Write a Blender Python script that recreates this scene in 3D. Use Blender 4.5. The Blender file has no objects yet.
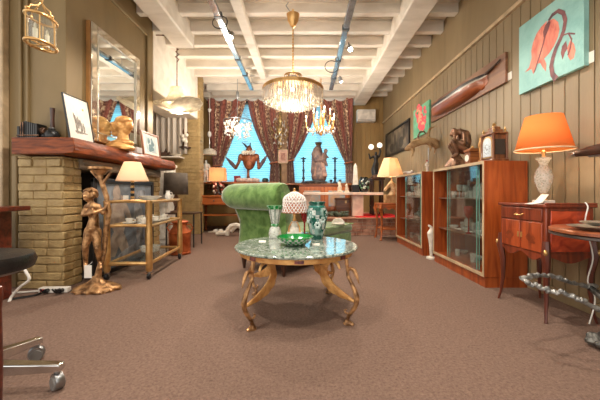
import bpy, bmesh, math, random
from mathutils import Vector, Matrix, noise
random.seed(7)
SC = bpy.context.scene
COL = SC.collection
H, F, CX, CY = 0.9, 300.0, 304.0, 192.5
PI = math.pi

def X(px, Y): return (px - CX) / F * Y
def Z(py, Y): return H - (py - CY) / F * Y
def at(px, py, Y): return Vector((X(px, Y), Y, Z(py, Y)))
def onwall(px, py, xp):
    Y = xp * F / (px - CX)
    return (Y, Z(py, Y))

# ------------------------------------------------------------------ materials
def lin(c):
    o = []
    for v in c[:3]:
        v = v / 255.0
        o.append(v / 12.92 if v <= 0.04045 else ((v + 0.055) / 1.055) ** 2.4)
    return (o[0], o[1], o[2], 1.0)

MATS = {}
def mat(name, c, rough=0.5, metal=0.0, c2=None, scale=8.0, stretch=(1, 1, 1), detail=4.0, lo=0.35, hi=0.65,
        bump=0.0, bscale=40.0, bstretch=None, coat=0.0, emit=None, es=0.0, kind='noise', spec=0.5, sheen=0.0, c3=None, distort=0.6):
    if name in MATS: return MATS[name]
    m = bpy.data.materials.new(name); m.use_nodes = True
    nt = m.node_tree; N = nt.nodes; L = nt.links
    p = N['Principled BSDF']
    p.inputs['Base Color'].default_value = lin(c)
    p.inputs['Roughness'].default_value = rough
    p.inputs['Metallic'].default_value = metal
    p.inputs['Specular IOR Level'].default_value = spec
    p.inputs['Coat Weight'].default_value = coat
    p.inputs['Coat Roughness'].default_value = 0.12
    if sheen:
        p.inputs['Sheen Weight'].default_value = sheen
        p.inputs['Sheen Roughness'].default_value = 0.4
    tc = N.new('ShaderNodeTexCoord')
    if c2 is None:
        c2 = tuple(min(255, v * 0.86) for v in c)
    mp = N.new('ShaderNodeMapping'); mp.inputs['Scale'].default_value = stretch
    L.new(tc.outputs['Object'], mp.inputs['Vector'])
    if kind == 'wave':
        t = N.new('ShaderNodeTexWave'); t.inputs['Scale'].default_value = scale
        t.inputs['Distortion'].default_value = distort * 10; t.inputs['Detail'].default_value = 3
        t.inputs['Detail Scale'].default_value = 1.5
        out = t.outputs['Fac']
    elif kind == 'voronoi':
        t = N.new('ShaderNodeTexVoronoi'); t.inputs['Scale'].default_value = scale
        out = t.outputs['Distance']
    else:
        t = N.new('ShaderNodeTexNoise'); t.inputs['Scale'].default_value = scale
        t.inputs['Detail'].default_value = detail; t.inputs['Distortion'].default_value = distort
        out = t.outputs['Fac']
    L.new(mp.outputs['Vector'], t.inputs['Vector'])
    r = N.new('ShaderNodeValToRGB')
    r.color_ramp.elements[0].position = lo; r.color_ramp.elements[0].color = lin(c2)
    r.color_ramp.elements[1].position = hi; r.color_ramp.elements[1].color = lin(c)
    if c3:
        e = r.color_ramp.elements.new(min(0.98, hi + 0.1)); e.color = lin(c3)
    L.new(out, r.inputs['Fac']); L.new(r.outputs['Color'], p.inputs['Base Color'])
    if bump:
        bt = N.new('ShaderNodeTexNoise'); bt.inputs['Scale'].default_value = bscale; bt.inputs['Detail'].default_value = 3
        bm_ = N.new('ShaderNodeMapping'); bm_.inputs['Scale'].default_value = bstretch or stretch
        L.new(tc.outputs['Object'], bm_.inputs['Vector']); L.new(bm_.outputs['Vector'], bt.inputs['Vector'])
        bn = N.new('ShaderNodeBump'); bn.inputs['Strength'].default_value = bump; bn.inputs['Distance'].default_value = 0.02
        L.new(bt.outputs['Fac'], bn.inputs['Height']); L.new(bn.outputs['Normal'], p.inputs['Normal'])
    if emit:
        p.inputs['Emission Color'].default_value = lin(emit); p.inputs['Emission Strength'].default_value = es
    MATS[name] = m
    return m

def glass(name, tint=(235, 240, 238), body=0.25, bodycol=(225, 225, 220), rough=0.04, gloss=1.0, scale=0, tint2=None, lo=.25, hi=.5):
    """thin cut glass: see-through tint + glossy coat + a share of scattering body"""
    if name in MATS: return MATS[name]
    m = bpy.data.materials.new(name); m.use_nodes = True
    nt = m.node_tree; N = nt.nodes; L = nt.links
    N.remove(N['Principled BSDF'])
    out = N['Material Output']
    tr = N.new('ShaderNodeBsdfTransparent'); tr.inputs['Color'].default_value = lin(tint)
    df = N.new('ShaderNodeBsdfPrincipled'); df.inputs['Base Color'].default_value = lin(bodycol); df.inputs['Roughness'].default_value = 0.15
    mx = N.new('ShaderNodeMixShader'); mx.inputs['Fac'].default_value = body
    L.new(tr.outputs[0], mx.inputs[1]); L.new(df.outputs[0], mx.inputs[2])
    gl = N.new('ShaderNodeBsdfGlossy'); gl.inputs['Roughness'].default_value = rough
    lw = N.new('ShaderNodeLayerWeight'); lw.inputs['Blend'].default_value = 0.5
    pw = N.new('ShaderNodeMath'); pw.operation = 'POWER'; pw.inputs[1].default_value = 4.0; L.new(lw.outputs['Facing'], pw.inputs[0])
    fr = N.new('ShaderNodeMath'); fr.operation = 'MULTIPLY_ADD'; fr.inputs[1].default_value = 0.6; fr.inputs[2].default_value = 0.05 * gloss; L.new(pw.outputs[0], fr.inputs[0])
    m2 = N.new('ShaderNodeMixShader'); L.new(fr.outputs[0], m2.inputs['Fac'])
    L.new(mx.outputs[0], m2.inputs[1]); L.new(gl.outputs[0], m2.inputs[2])
    L.new(m2.outputs[0], out.inputs['Surface'])
    if scale:
        tc = N.new('ShaderNodeTexCoord'); v = N.new('ShaderNodeTexVoronoi'); v.inputs['Scale'].default_value = scale
        L.new(tc.outputs['Object'], v.inputs['Vector'])
        r = N.new('ShaderNodeValToRGB'); r.color_ramp.interpolation = 'LINEAR'
        r.color_ramp.elements[0].position = lo; r.color_ramp.elements[0].color = lin(tint)
        r.color_ramp.elements[1].position = hi; r.color_ramp.elements[1].color = lin(tint2 or (245, 248, 245))
        L.new(v.outputs['Distance'], r.inputs['Fac'])
        L.new(r.outputs['Color'], tr.inputs['Color']); L.new(r.outputs['Color'], df.inputs['Base Color'])
        bn = N.new('ShaderNodeBump'); bn.inputs['Strength'].default_value = 0.7; bn.inputs['Distance'].default_value = 0.01
        L.new(v.outputs['Distance'], bn.inputs['Height']); L.new(bn.outputs['Normal'], gl.inputs['Normal']); L.new(bn.outputs['Normal'], df.inputs['Normal'])
    MATS[name] = m
    return m

def shade(name, c, trans=0.5, c2=None, scale=0):
    """thin translucent cloth or opal glass"""
    if name in MATS: return MATS[name]
    m = bpy.data.materials.new(name); m.use_nodes = True
    nt = m.node_tree; N = nt.nodes; L = nt.links
    N.remove(N['Principled BSDF']); out = N['Material Output']
    d = N.new('ShaderNodeBsdfDiffuse'); d.inputs['Color'].default_value = lin(c)
    t = N.new('ShaderNodeBsdfTranslucent'); t.inputs['Color'].default_value = lin(c)
    mx = N.new('ShaderNodeMixShader'); mx.inputs['Fac'].default_value = trans
    L.new(d.outputs[0], mx.inputs[1]); L.new(t.outputs[0], mx.inputs[2]); L.new(mx.outputs[0], out.inputs['Surface'])
    if c2:
        tc = N.new('ShaderNodeTexCoord'); n = N.new('ShaderNodeTexNoise'); n.inputs['Scale'].default_value = scale
        r = N.new('ShaderNodeValToRGB'); r.color_ramp.elements[0].position = .4; r.color_ramp.elements[1].position = .6
        r.color_ramp.elements[0].color = lin(c); r.color_ramp.elements[1].color = lin(c2)
        L.new(tc.outputs['Object'], n.inputs['Vector']); L.new(n.outputs['Fac'], r.inputs['Fac'])
        L.new(r.outputs['Color'], d.inputs['Color']); L.new(r.outputs['Color'], t.inputs['Color'])
    MATS[name] = m
    return m

def lamp_mat(name, c, s):
    return mat(name, c, emit=c, es=s)

def wood(name, c, c2, rough=0.35, axis='z', scale=3.0, coat=0.3):
    st = {'x': (0.25, 3, 3), 'y': (3, 0.25, 3), 'z': (3, 3, 0.25)}[axis]
    return mat(name, c, rough, c2=c2, scale=scale * 2, stretch=st, detail=6, distort=1.2, coat=coat, bump=0.08, bscale=20)

# ------------------------------------------------------------------ mesh builder
class B:
    def __init__(s): s.v = []; s.f = []; s.m = []; s.mi = 0; s.uv = None
    def add(s, vs, fs):
        n = len(s.v); s.v += [tuple(v) for v in vs]
        for f in fs: s.f.append(tuple(i + n for i in f)); s.m.append(s.mi)
        return s
    def box(s, x0, x1, y0, y1, z0, z1):
        vs = [(x0, y0, z0), (x1, y0, z0), (x1, y1, z0), (x0, y1, z0), (x0, y0, z1), (x1, y0, z1), (x1, y1, z1), (x0, y1, z1)]
        return s.add(vs, [(0, 3, 2, 1), (4, 5, 6, 7), (0, 1, 5, 4), (1, 2, 6, 5), (2, 3, 7, 6), (3, 0, 4, 7)])
    def obox(s, c, size, M=None):
        hx, hy, hz = (q / 2 for q in size); M = M or Matrix()
        vs = [M @ Vector((a * hx, b * hy, d * hz)) + Vector(c) for d in (-1, 1) for a, b in ((-1, -1), (1, -1), (1, 1), (-1, 1))]
        return s.add(vs, [(0, 3, 2, 1), (4, 5, 6, 7), (0, 1, 5, 4), (1, 2, 6, 5), (2, 3, 7, 6), (3, 0, 4, 7)])
    def lathe(s, prof, n=20, c=(0, 0, 0), M=None, fn=None, close=True):
        vs = []; fs = []; k = len(prof); M = M or Matrix()
        for (r, z) in prof:
            for i in range(n):
                a = 2 * PI * i / n
                rr = r * (fn(a, z) if fn else 1)
                vs.append(M @ Vector((rr * math.cos(a), rr * math.sin(a), z)) + Vector(c))
        for j in range(k - 1):
            for i in range(n):
                i2 = (i + 1) % n
                fs.append((j * n + i, j * n + i2, (j + 1) * n + i2, (j + 1) * n + i))
        if close:
            if prof[0][0] > 1e-5: fs.append(tuple(range(n - 1, -1, -1)))
            if prof[-1][0] > 1e-5: fs.append(tuple((k - 1) * n + i for i in range(n)))
        return s.add(vs, fs)
    def cyl(s, c, r, h, n=16, r2=None):
        return s.lathe([(r, 0), (r if r2 is None else r2, h)], n, c)
    def rod(s, p0, p1, r0, r1=None, n=8):
        return s.tube([p0, p1], [r0, r0 if r1 is None else r1], n)
    def tube(s, pts, r, n=8, cap=True, closed=False, flat=1.0):
        pts = [Vector(p) for p in pts]; k = len(pts)
        rs = r if isinstance(r, (list, tuple)) else [r] * k
        vs = []; fs = []; up = None
        for i, p in enumerate(pts):
            if closed: t = pts[(i + 1) % k] - pts[i - 1]
            else: t = pts[min(i + 1, k - 1)] - pts[max(i - 1, 0)]
            t.normalize()
            if up is None:
                up = Vector((0, 0, 1)) if abs(t.z) < 0.9 else Vector((1, 0, 0))
            u = up - t * up.dot(t)
            if u.length < 1e-4: u = Vector((0, 1, 0)) - t * t.y
            u.normalize(); w = t.cross(u); up = u
            for j in range(n):
                a = 2 * PI * j / n
                vs.append(p + (u * math.cos(a) + w * math.sin(a) * flat) * rs[i])
        for i in range(k if closed else k - 1):
            i2 = (i + 1) % k
            for j in range(n):
                j2 = (j + 1) % n
                fs.append((i * n + j, i * n + j2, i2 * n + j2, i2 * n + j))
        if cap and not closed:
            fs.append(tuple(range(n - 1, -1, -1))); fs.append(tuple((k - 1) * n + j for j in range(n)))
        return s.add(vs, fs)
    def ell(s, c, r, M=None, u=12, v=8):
        if not isinstance(r, (list, tuple)): r = (r, r, r)
        M = M or Matrix(); vs = []; fs = []
        for j in range(1, v):
            b = PI * j / v - PI / 2
            for i in range(u):
                a = 2 * PI * i / u
                vs.append(M @ Vector((r[0] * math.cos(a) * math.cos(b), r[1] * math.sin(a) * math.cos(b), r[2] * math.sin(b))) + Vector(c))
        lo = len(vs); vs.append(M @ Vector((0, 0, -r[2])) + Vector(c)); vs.append(M @ Vector((0, 0, r[2])) + Vector(c))
        for j in range(v - 2):
            for i in range(u):
                i2 = (i + 1) % u
                fs.append((j * u + i, j * u + i2, (j + 1) * u + i2, (j + 1) * u + i))
        for i in range(u):
            i2 = (i + 1) % u
            fs.append((lo, i2, i)); fs.append((lo + 1, (v - 2) * u + i, (v - 2) * u + i2))
        return s.add(vs, fs)
    def cap(s, p0, p1, r0, r1, n=10):
        p0 = Vector(p0); p1 = Vector(p1)
        s.tube([p0, p1], [r0, r1], n); s.ell(p0, r0, u=n, v=6); s.ell(p1, r1, u=n, v=6)
        return s
    def chain(s, pts, rs):
        for i in range(len(pts) - 1): s.cap(pts[i], pts[i + 1], rs[i], rs[i + 1])
        return s
    def prism(s, poly, fn, t0, t1):
        """poly: 2-D outline; fn(a,b,t) -> 3-D"""
        n = len(poly)
        vs = [fn(a, b, t0) for a, b in poly] + [fn(a, b, t1) for a, b in poly]
        fs = [tuple(range(n)), tuple(range(2 * n - 1, n - 1, -1))] + [(i, i + n, (i + 1) % n + n, (i + 1) % n) for i in range(n)]
        return s.add(vs, fs)
    def sheet(s, fn, nu, nv, thick=None):
        vs = [fn(i / nu, j / nv) for j in range(nv + 1) for i in range(nu + 1)]
        fs = [(j * (nu + 1) + i, j * (nu + 1) + i + 1, (j + 1) * (nu + 1) + i + 1, (j + 1) * (nu + 1) + i) for j in range(nv) for i in range(nu)]
        return s.add(vs, fs)

def sm(pts, n=5):
    P = [Vector(p) for p in pts]; out = []
    for i in range(len(P) - 1):
        a, b_, c, d = P[max(i - 1, 0)], P[i], P[i + 1], P[min(i + 2, len(P) - 1)]
        for k in range(n):
            t = k / n
            out.append(.5 * ((2 * b_) + (c - a) * t + (2 * a - 5 * b_ + 4 * c - d) * t * t + (3 * b_ - a - 3 * c + d) * t ** 3))
    out.append(P[-1]); return out
def smr(rs, n=5):
    out = []
    for a, c in zip(rs[:-1], rs[1:]): out += [a + (c - a) * k / n for k in range(n)]
    return out + [rs[-1]]
def obj(name, b, m, parent=None, smooth=True, bevel=0, remesh=0, sub=0, solid=0, label=None, kind=None, loc=None, rot=None, recalc=True, angle=35):
    me = bpy.data.meshes.new(name)
    me.from_pydata(b.v, [], b.f)
    for x in (m if isinstance(m, (list, tuple)) else [m]): me.materials.append(x)
    me.polygons.foreach_set('material_index', b.m)
    if recalc:
        bb = bmesh.new(); bb.from_mesh(me); bmesh.ops.recalc_face_normals(bb, faces=bb.faces); bb.to_mesh(me); bb.free()
    if smooth:
        me.polygons.foreach_set('use_smooth', [True] * len(me.polygons))
        if not remesh: me.set_sharp_from_angle(angle=math.radians(angle))
    me.update()
    o = bpy.data.objects.new(name, me); COL.objects.link(o)
    if parent: o.parent = parent
    if loc: o.location = loc
    if rot: o.rotation_euler = rot
    if remesh:
        r = o.modifiers.new('r', 'REMESH'); r.mode = 'VOXEL'; r.voxel_size = remesh; r.use_smooth_shade = True
        q = o.modifiers.new('s', 'SMOOTH'); q.factor = 0.5; q.iterations = 3
    if solid:
        q = o.modifiers.new('t', 'SOLIDIFY'); q.thickness = solid
    if bevel:
        q = o.modifiers.new('b', 'BEVEL'); q.width = bevel; q.segments = 2; q.limit_method = 'ANGLE'; q.angle_limit = math.radians(40)
    if sub:
        q = o.modifiers.new('u', 'SUBSURF'); q.levels = sub; q.render_levels = sub
    if label: o['label'] = label
    if kind: o['kind'] = kind
    return o

def thing(name, label, cat, loc=(0, 0, 0), rz=0.0, group=None):
    o = bpy.data.objects.new(name, None); COL.objects.link(o)
    o.empty_display_size = 0.05
    o.location = loc; o.rotation_euler = (0, 0, rz)
    o['label'] = label; o['category'] = cat
    if group: o['group'] = group
    return o
def solo(name, label, cat, b, m, loc=(0, 0, 0), rz=0.0, group=None, scale=1.0, **k):
    b.v = [(x * scale, y * scale, z * scale) for x, y, z in b.v] if scale != 1.0 else b.v
    o = obj(name, b, m, loc=loc, rot=(0, 0, rz), **k)
    o['label'] = label; o['category'] = cat
    if group: o['group'] = group
    return o
def struct(name, b, m, parent=None, **k):
    o = obj(name, b, m, parent, **k)
    if parent is None: o['kind'] = 'structure'
    return o
def kids(o): return [c for c in bpy.data.objects if c.parent == o]
def dup(root, loc, rz=None, label=None, group=None, par=None):
    r = root.copy(); COL.objects.link(r)
    if par is None:
        r.location = loc
        if rz is not None: r.rotation_euler = (0, 0, rz)
        if label: r['label'] = label
        if group: r['group'] = group
    else: r.parent = par
    for c in kids(root): dup(c, None, par=r)
    return r
def light(name, kind, loc, energy, color, size=0.05, rot=None, **k):
    l = bpy.data.lights.new(name, kind); l.energy = energy; l.color = color
    if kind == 'AREA': l.shape = 'RECTANGLE'; l.size = k.get('sx', 1); l.size_y = k.get('sy', 1)
    else: l.shadow_soft_size = size
    if kind == 'SPOT': l.spot_size = k.get('spot', 1.2); l.spot_blend = 0.6
    o = bpy.data.objects.new(name, l); COL.objects.link(o); o.location = loc
    if rot: o.rotation_euler = rot
    return o
def aim(o, target):
    d = Vector(target) - o.location
    o.rotation_euler = d.to_track_quat('-Z', 'Y').to_euler()

# common materials
olive = mat('olive_paint', (136, 114, 76), 0.55, c2=(124, 103, 67), scale=3, stretch=(1, 1, .3), bump=.05, bscale=60)
panel = mat('panel_paint', (147, 127, 95), 0.5, c2=(130, 111, 81), scale=3, stretch=(1, 1, .2), bump=.06, bscale=50)
brickp = mat('painted_brick', (176, 150, 102), 0.6, c2=(156, 130, 86), scale=9, bump=.5, bscale=35)
mortar = mat('mortar', (164, 138, 92), 0.9, bump=.5, bscale=60)
whitew = mat('white_paint', (230, 222, 210), 0.6, c2=(210, 201, 187), scale=5, stretch=(.4, 1, 1), bump=.15, bscale=30)
whiteb = mat('white_board', (224, 215, 201), 0.65, c2=(200, 190, 175), scale=4, stretch=(.3, 1, 1), bump=.15, bscale=30)
carpet = mat('carpet_pile', (143, 117, 103), 0.95, c2=(106, 85, 74), scale=75, detail=6, lo=.25, hi=.75, bump=.6, bscale=160, spec=.1)
mahog = wood('mahogany', (138, 60, 34), (92, 36, 20))
cabw = wood('cabinet_wood', (170, 84, 36), (128, 54, 20), scale=2.5)
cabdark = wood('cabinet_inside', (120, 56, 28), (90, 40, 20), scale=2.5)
pale = mat('pale_edge', (196, 170, 134), .5)
oakw = wood('oak', (160, 98, 50), (112, 62, 28), axis='x')
orangew = wood('orange_wood', (190, 104, 44), (146, 70, 26), axis='x')
darkw = wood('dark_wood', (74, 42, 26), (44, 24, 15))
black = mat('black_paint', (24, 23, 24), .35)
leather = mat('black_leather', (26, 26, 28), .35, bump=.15, bscale=120, coat=.2)
brass = mat('brass', (222, 180, 118), .3, .7, c2=(196, 150, 92), scale=12, bump=.05)
gilt = mat('gilt', (230, 180, 112), .4, .45, c2=(188, 130, 72), scale=14, bump=.25, bscale=40)
bronze = mat('gold_bronze', (206, 158, 108), .34, .6, c2=(104, 70, 42), scale=16, bump=.3, bscale=50)
dbronze = mat('dark_bronze', (150, 112, 86), .34, .55, c2=(72, 50, 38), scale=14, bump=.3, bscale=40)
chrome = mat('chrome', (215, 215, 215), .16, 1.0, c2=(190, 190, 190))
steel = mat('brushed_steel', (170, 172, 174), .35, 1.0, c2=(140, 142, 144))
pewter = mat('pewter', (168, 166, 160), .4, .6, c2=(104, 104, 102), scale=18, bump=.6, bscale=40)
copper = mat('copper', (212, 120, 70), .3, .65, c2=(150, 66, 34), scale=8, bump=.1)
white = mat('white_ceramic', (238, 234, 226), .25, c2=(222, 216, 206), coat=.3)
plaster = mat('plaster_white', (232, 226, 214), .6, c2=(206, 196, 180), scale=12, bump=.2)
paper = mat('paper', (240, 236, 226), .8, c2=(228, 222, 210))
mirror_m = mat('mirror_silver', (232, 236, 234), .02, 1.0, c2=(228, 232, 230))
clear = glass('clear_glass', (242, 246, 244), .07, gloss=1.0)
pane = glass('pane_glass', (249, 252, 251), .008, (190, 205, 200), gloss=1.0, rough=.01)
greenedge = mat('glass_edge', (120, 176, 158), .15, spec=.8)
crystal = glass('crystal', (250, 249, 246), .34, (250, 246, 240), rough=.05, gloss=2.5)
cutglass = glass('cut_glass', (215, 215, 205), .45, (225, 222, 212), scale=60, tint2=(250, 250, 245))
cutgreen = glass('cut_green_glass', (20, 140, 60), .6, (40, 170, 80), scale=30, tint2=(190, 235, 200), lo=.4, hi=.75)
cutteal = glass('cut_teal_glass', (18, 104, 90), .5, (26, 118, 102), scale=20, tint2=(176, 212, 204), lo=.42, hi=.75)
redglass = glass('red_glass', (190, 20, 30), .55, (190, 16, 30))
lace = shade('lace_white', (236, 226, 216), .4, (200, 176, 168), 70)
opal = shade('opal_glass', (248, 242, 228), .5, (222, 214, 198), 14)
bulb = lamp_mat('bulb_glow', (255, 232, 196), 6)
# ------------------------------------------------------------------ the room
WR, WB, CZ = 2.13, 8.05, 3.5
struct('floor', B().box(-4.2, 2.25, -1.2, 8.2, -.08, 0), carpet)
b = B()
y = -1.2; k = 0
while y < 8.1:
    b.box(-4.2, 2.25, y, y + .214, CZ + (.004 if k % 2 else 0), CZ + .06); y += .22; k += 1
ceil = struct('ceiling', b.box(-4.2, 2.25, -1.2, 8.2, CZ + .05, CZ + .1), whiteb)
for j in range(19):
    yy = -.2 + .437 * j
    jb = B().sheet(lambda u, v, yy=yy: (0, 0, 0), 1, 1); jb = B()
    jb.box(-2.34 if yy > 2.9 else -4.2, WR, yy - .055, yy + .055, 3.36 + .012 * math.sin(j * 2.1), CZ + .02)
    obj('joist', jb, whitew, ceil, bevel=.012)
struct('trim_1', B().box(-.93, -.79, .2, 6.35, 3.29, 3.4), whitew, bevel=.015)          # narrow beam
struct('trim_2', B().box(1.315, 1.64, -1.2, WB - .02, 3.225, CZ), whitew, bevel=.02)     # big beam
struct('trim_3', B().box(-2.02, -1.72, 1.0, 4.72, 3.16, CZ), whitew, bevel=.02)          # short beam by chimney

# right wall: boards up to the rail
b = B().box(WR + .012, WR + .15, -1.2, 8.2, 0, CZ + .05)
y = -.8
while y < WB - .02:
    b.box(WR, WR + .014, y + .004, min(y + .121, WB), 0, 2.75); y += .125
b.box(WR - .012, WR + .014, -1.2, WB, 2.78, CZ + .02)
struct('wall_right', b, panel, bevel=.003)
struct('trim_4', B().box(WR - .035, WR + .01, -1.2, WB, 2.74, 2.785), pale, bevel=.008)
struct('baseboard_right', B().box(WR - .018, WR + .01, -1.2, WB, 0, .1), panel, bevel=.006)

# back wall with two windows
W1 = (-2.42, -.72, 1.16, 3.28); W2 = (-.46, 1.27, 1.14, 3.28)
b = B()
def bw(x0, x1, z0, z1):
    b.box(x0, x1, WB, WB + .2, z0, z1)
bw(-3.4, W1[0], 0, CZ + .05); bw(W1[1], W2[0], 0, CZ + .05); bw(W2[1], WR + .15, 0, CZ + .05)
for W in (W1, W2):
    bw(W[0], W[1], 0, W[2]); bw(W[0], W[1], W[3], CZ + .05)
x = W2[1] + .02
while x < WR - .02:
    b.box(x + .004, min(x + .118, WR), WB - .014, WB + .01, 0, CZ); x += .122
x = -3.3
while x < W1[0] - .1:
    b.box(x + .004, x + .118, WB - .014, WB + .01, 0, CZ); x += .122
struct('wall_back', b, mat('back_paint', (160, 128, 78), .55, c2=(140, 110, 64), scale=3, stretch=(1, 1, .3)), bevel=.003)
winf = mat('window_frame_paint', (232, 228, 220), .5)
slatm = shade('blind_slat', (214, 236, 246), .6)
for n, W in (('window_1', W1), ('window_2', W2)):
    x0, x1, z0, z1 = W
    fr = B()
    fr.box(x0, x0 + .06, WB + .06, WB + .14, z0, z1).box(x1 - .06, x1, WB + .06, WB + .14, z0, z1)
    fr.box(x0, x1, WB + .06, WB + .14, z0, z0 + .06).box(x0, x1, WB + .06, WB + .14, z1 - .06, z1)
    xm = (x0 + x1) / 2
    fr.box(xm - .025, xm + .025, WB + .07, WB + .13, z0, z1)
    w = struct(n, fr, winf, bevel=.005)
    obj('window_pane', B().box(x0 + .06, x1 - .06, WB + .095, WB + .101, z0 + .06, z1 - .06), clear, w)
    sl = B(); z = z0 + .02
    while z < z1 - .03:
        sl.add([(x0 + .01, WB + .035, z), (x1 - .01, WB + .035, z), (x1 - .01, WB + .02, z + .033), (x0 + .01, WB + .02, z + .033)], [(0, 1, 2, 3)])
        sl.add([(x0 + .01, WB + .02, z + .033), (x1 - .01, WB + .02, z + .033), (x1 - .01, WB + .031, z + .05), (x0 + .01, WB + .031, z + .05)], [(0, 1, 2, 3)])
        z += .058
    obj('venetian_blind', sl, slatm, w, smooth=False)
    obj('window_sill', B().box(x0 - .08, x1 + .08, 7.62 if n == 'window_2' else 7.32, WB + .05, z0 - .05, z0), oakw, w, bevel=.008)

# left: alcove, brick stub, chimney breast, near wall
b = B().box(-3.45, -3.3, 4.57, 8.2, 0, CZ + .05)
struct('wall_left', b, olive)
def bricks(b, ax, x0, x1, fixed, z0, z1, bl, bh, dep, sgn, off=0.0):
    """courses of hand laid bricks on a face; ax 'x': face looks to -Y, ax 'y': face looks to +X"""
    z = z0; r = 0
    while z < z1 - .01:
        zz = min(z + bh, z1)
        t = x0 - (bl / 2 if r % 2 else 0) - off
        while t < x1 - .01:
            L = bl * random.choice((1, 1, .5, 1.05)); a0 = max(t, x0); a1 = min(t + L, x1)
            if a1 - a0 > .03:
                j = random.uniform(0, dep); g = .0035
                d0, d1 = (fixed - .01 - j, fixed + .03) if ax == 'x' else (fixed - .03, fixed + .01 + j)
                dz = random.uniform(-.003, .003)
                if ax == 'x': b.box(a0 + g, a1 - g, d0, d1, z + g + dz, zz - g + dz)
                else: b.box(d0, d1, a0 + g, a1 - g, z + g + dz, zz - g + dz)
            t += L
        z += bh; r += 1
b = B(); b.mi = 1
b.box(-3.3, -2.27, 6.5, 6.75, 0, CZ + .03); b.mi = 0
bricks(b, 'x', -3.3, -2.26, 6.5, 0, CZ - .05, .24, .078, .008, -1)
bricks(b, 'y', 6.5, 6.75, -2.27, 0, CZ - .05, .24, .078, .008, 1)
struct('wall_alcove', b, [brickp, mortar], bevel=.004)
struct('trim_5', B().box(-2.95, -2.3, 4.57, 6.6, 2.48, CZ + .02), whitew, bevel=.02)      # white bulkhead over the alcove
# chimney breast above the mantel + near wall
b = B().box(-3.4, -2.3, 2.9, 4.57, 1.39, CZ + .05)
b.box(-4.3, -3.4, 2.9, 3.05, 0, CZ + .05).box(-3.4, -2.68, 2.904, 3.05, 0, 1.39)
struct('wall_chimney', b, olive, bevel=.006)
b = B()
for px in (20, 27):
    b.box(X(px, 2.88) - .012, X(px, 2.88) + .012, 2.875, 2.905, 1.4, CZ)
struct('trim_6', b, olive, bevel=.006)
b = B().box(-2.305, -2.275, 2.92, 4.42, 3.18, 3.24).box(-2.305, -2.275, 4.36, 4.42, 1.45, 3.24)
struct('trim_7', b, olive, bevel=.01)
struct('trim_8', B().box(X(-5, 2.86), X(5.5, 2.86), 2.83, 2.9, 0, CZ), pale, bevel=.01)   # light casing at the left edge
struct('trim_9', B().box(X(13, 2.86), X(18.5, 2.86), 2.84, 2.9, 0, 1.25), olive, bevel=.01)

# ------------------------------------------------------------------ fireplace
fp = thing('brick_fireplace', 'tan painted brick fireplace with a thick wooden mantel along the left wall', 'fireplace', (0, 0, 0))
def pillar(x0, x1, y0, y1, z1):
    b = B(); b.mi = 1; b.box(x0, x1 - .007, y0 + .007, y1, 0, z1); b.mi = 0
    bricks(b, 'x', x0, x1 + .012, y0 + .012, 0, z1, .27, .076, .014, -1)
    bricks(b, 'y', y0 + .005, y1, x1 - .012, 0, z1, .24, .076, .016, 1)
    return b
obj('brick_pillar', pillar(-2.67, -2.25, 2.80, 3.04, 1.24), [brickp, mortar], fp, bevel=.008)
obj('brick_pillar', pillar(-2.67, -2.27, 4.3, 4.72, 1.24), [brickp, mortar], fp, bevel=.008)
obj('lintel', B().box(-2.6, -2.2, 2.98, 4.62, 1.13, 1.235), mat('weathered_wood', (150, 132, 110), .8, c2=(92, 76, 58), scale=9, stretch=(3, .4, 3), bump=.6, bscale=20), fp, bevel=.012)
obj('hearth_back', B().box(-2.72, -2.62, 3.04, 4.3, 0, 1.2).box(-2.7, -2.3, 3.04, 4.3, 0.0, .02), mat('soot', (70, 62, 54), .9), fp)
mw = mat('mantel_wood', (150, 76, 36), .36, c2=(90, 42, 20), scale=8, stretch=(.6, .6, 3), detail=6, bump=.35, bscale=14, coat=.06, spec=.22)
b = B()
pr = [(-.10, .0), (0, .012), (.012, .06), (.0, .12), (-.012, .15), (-.56, .15), (-.56, 0)]
vs = []; fs = []; NS = 24
for i in range(NS + 1):
    yy = 2.7 + (4.82 - 2.7) * i / NS
    for (dx, dz) in pr:
        w = .012 * noise.noise(Vector((yy * 3, dz * 9, 0)))
        vs.append((-2.075 + dx + (w if dx > -.2 else 0), yy, 1.248 + dz))
n = len(pr)
for i in range(NS):
    for j in range(n):
        fs.append((i * n + j, i * n + (j + 1) % n, (i + 1) * n + (j + 1) % n, (i + 1) * n + j))
fs.append(tuple(range(n))); fs.append(tuple(NS * n + j for j in range(n - 1, -1, -1)))
b.add(vs, fs)
obj('mantel_shelf', b, mw, fp, bevel=.006)
MZ = 1.398

# painting in a black frame standing in the fireplace
pt = thing('framed_painting', 'large blue-grey nude painting in a black frame standing inside the fireplace opening', 'painting', (-2.16, 3.06, 0.0))
b = B(); b.box(-.02, .02, 0, .05, 0.005, 1.05).box(-.02, .02, 1.17, 1.22, 0.005, 1.05).box(-.02, .02, 0, 1.22, 1.0, 1.05).box(-.02, .02, 0, 1.22, 0.005, .055)
obj('frame', b, black, pt, bevel=.008)
b = B(); b.box(-.012, .0, .05, 1.17, .05, 1.0)
def blob(b, c, rx, rz, t, n=18, tilt=0.0, wob=.0, x=0.0):
    P = []
    for i in range(n):
        a = 2 * PI * i / n; r = 1 + wob * math.sin(3 * a + c[0] * 9)
        u, v = rx * r * math.cos(a), rz * r * math.sin(a)
        P.append((c[0] + u * math.cos(tilt) - v * math.sin(tilt), c[1] + u * math.sin(tilt) + v * math.cos(tilt)))
    b.prism(P, lambda p, q, t_: (x + t_, p, q), 0, t)
b.mi = 1
for c, rx, rz, tl in (((.42, .62), .13, .24, .2), ((.40, .9), .07, .09, 0), ((.36, .32), .09, .24, -.5), ((.52, .3), .08, .22, .5), ((.58, .7), .05, .2, .6)):
    blob(b, c, rx, rz, .001 + .0013 * c[0], tilt=tl, wob=.06)
b.mi = 2
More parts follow.
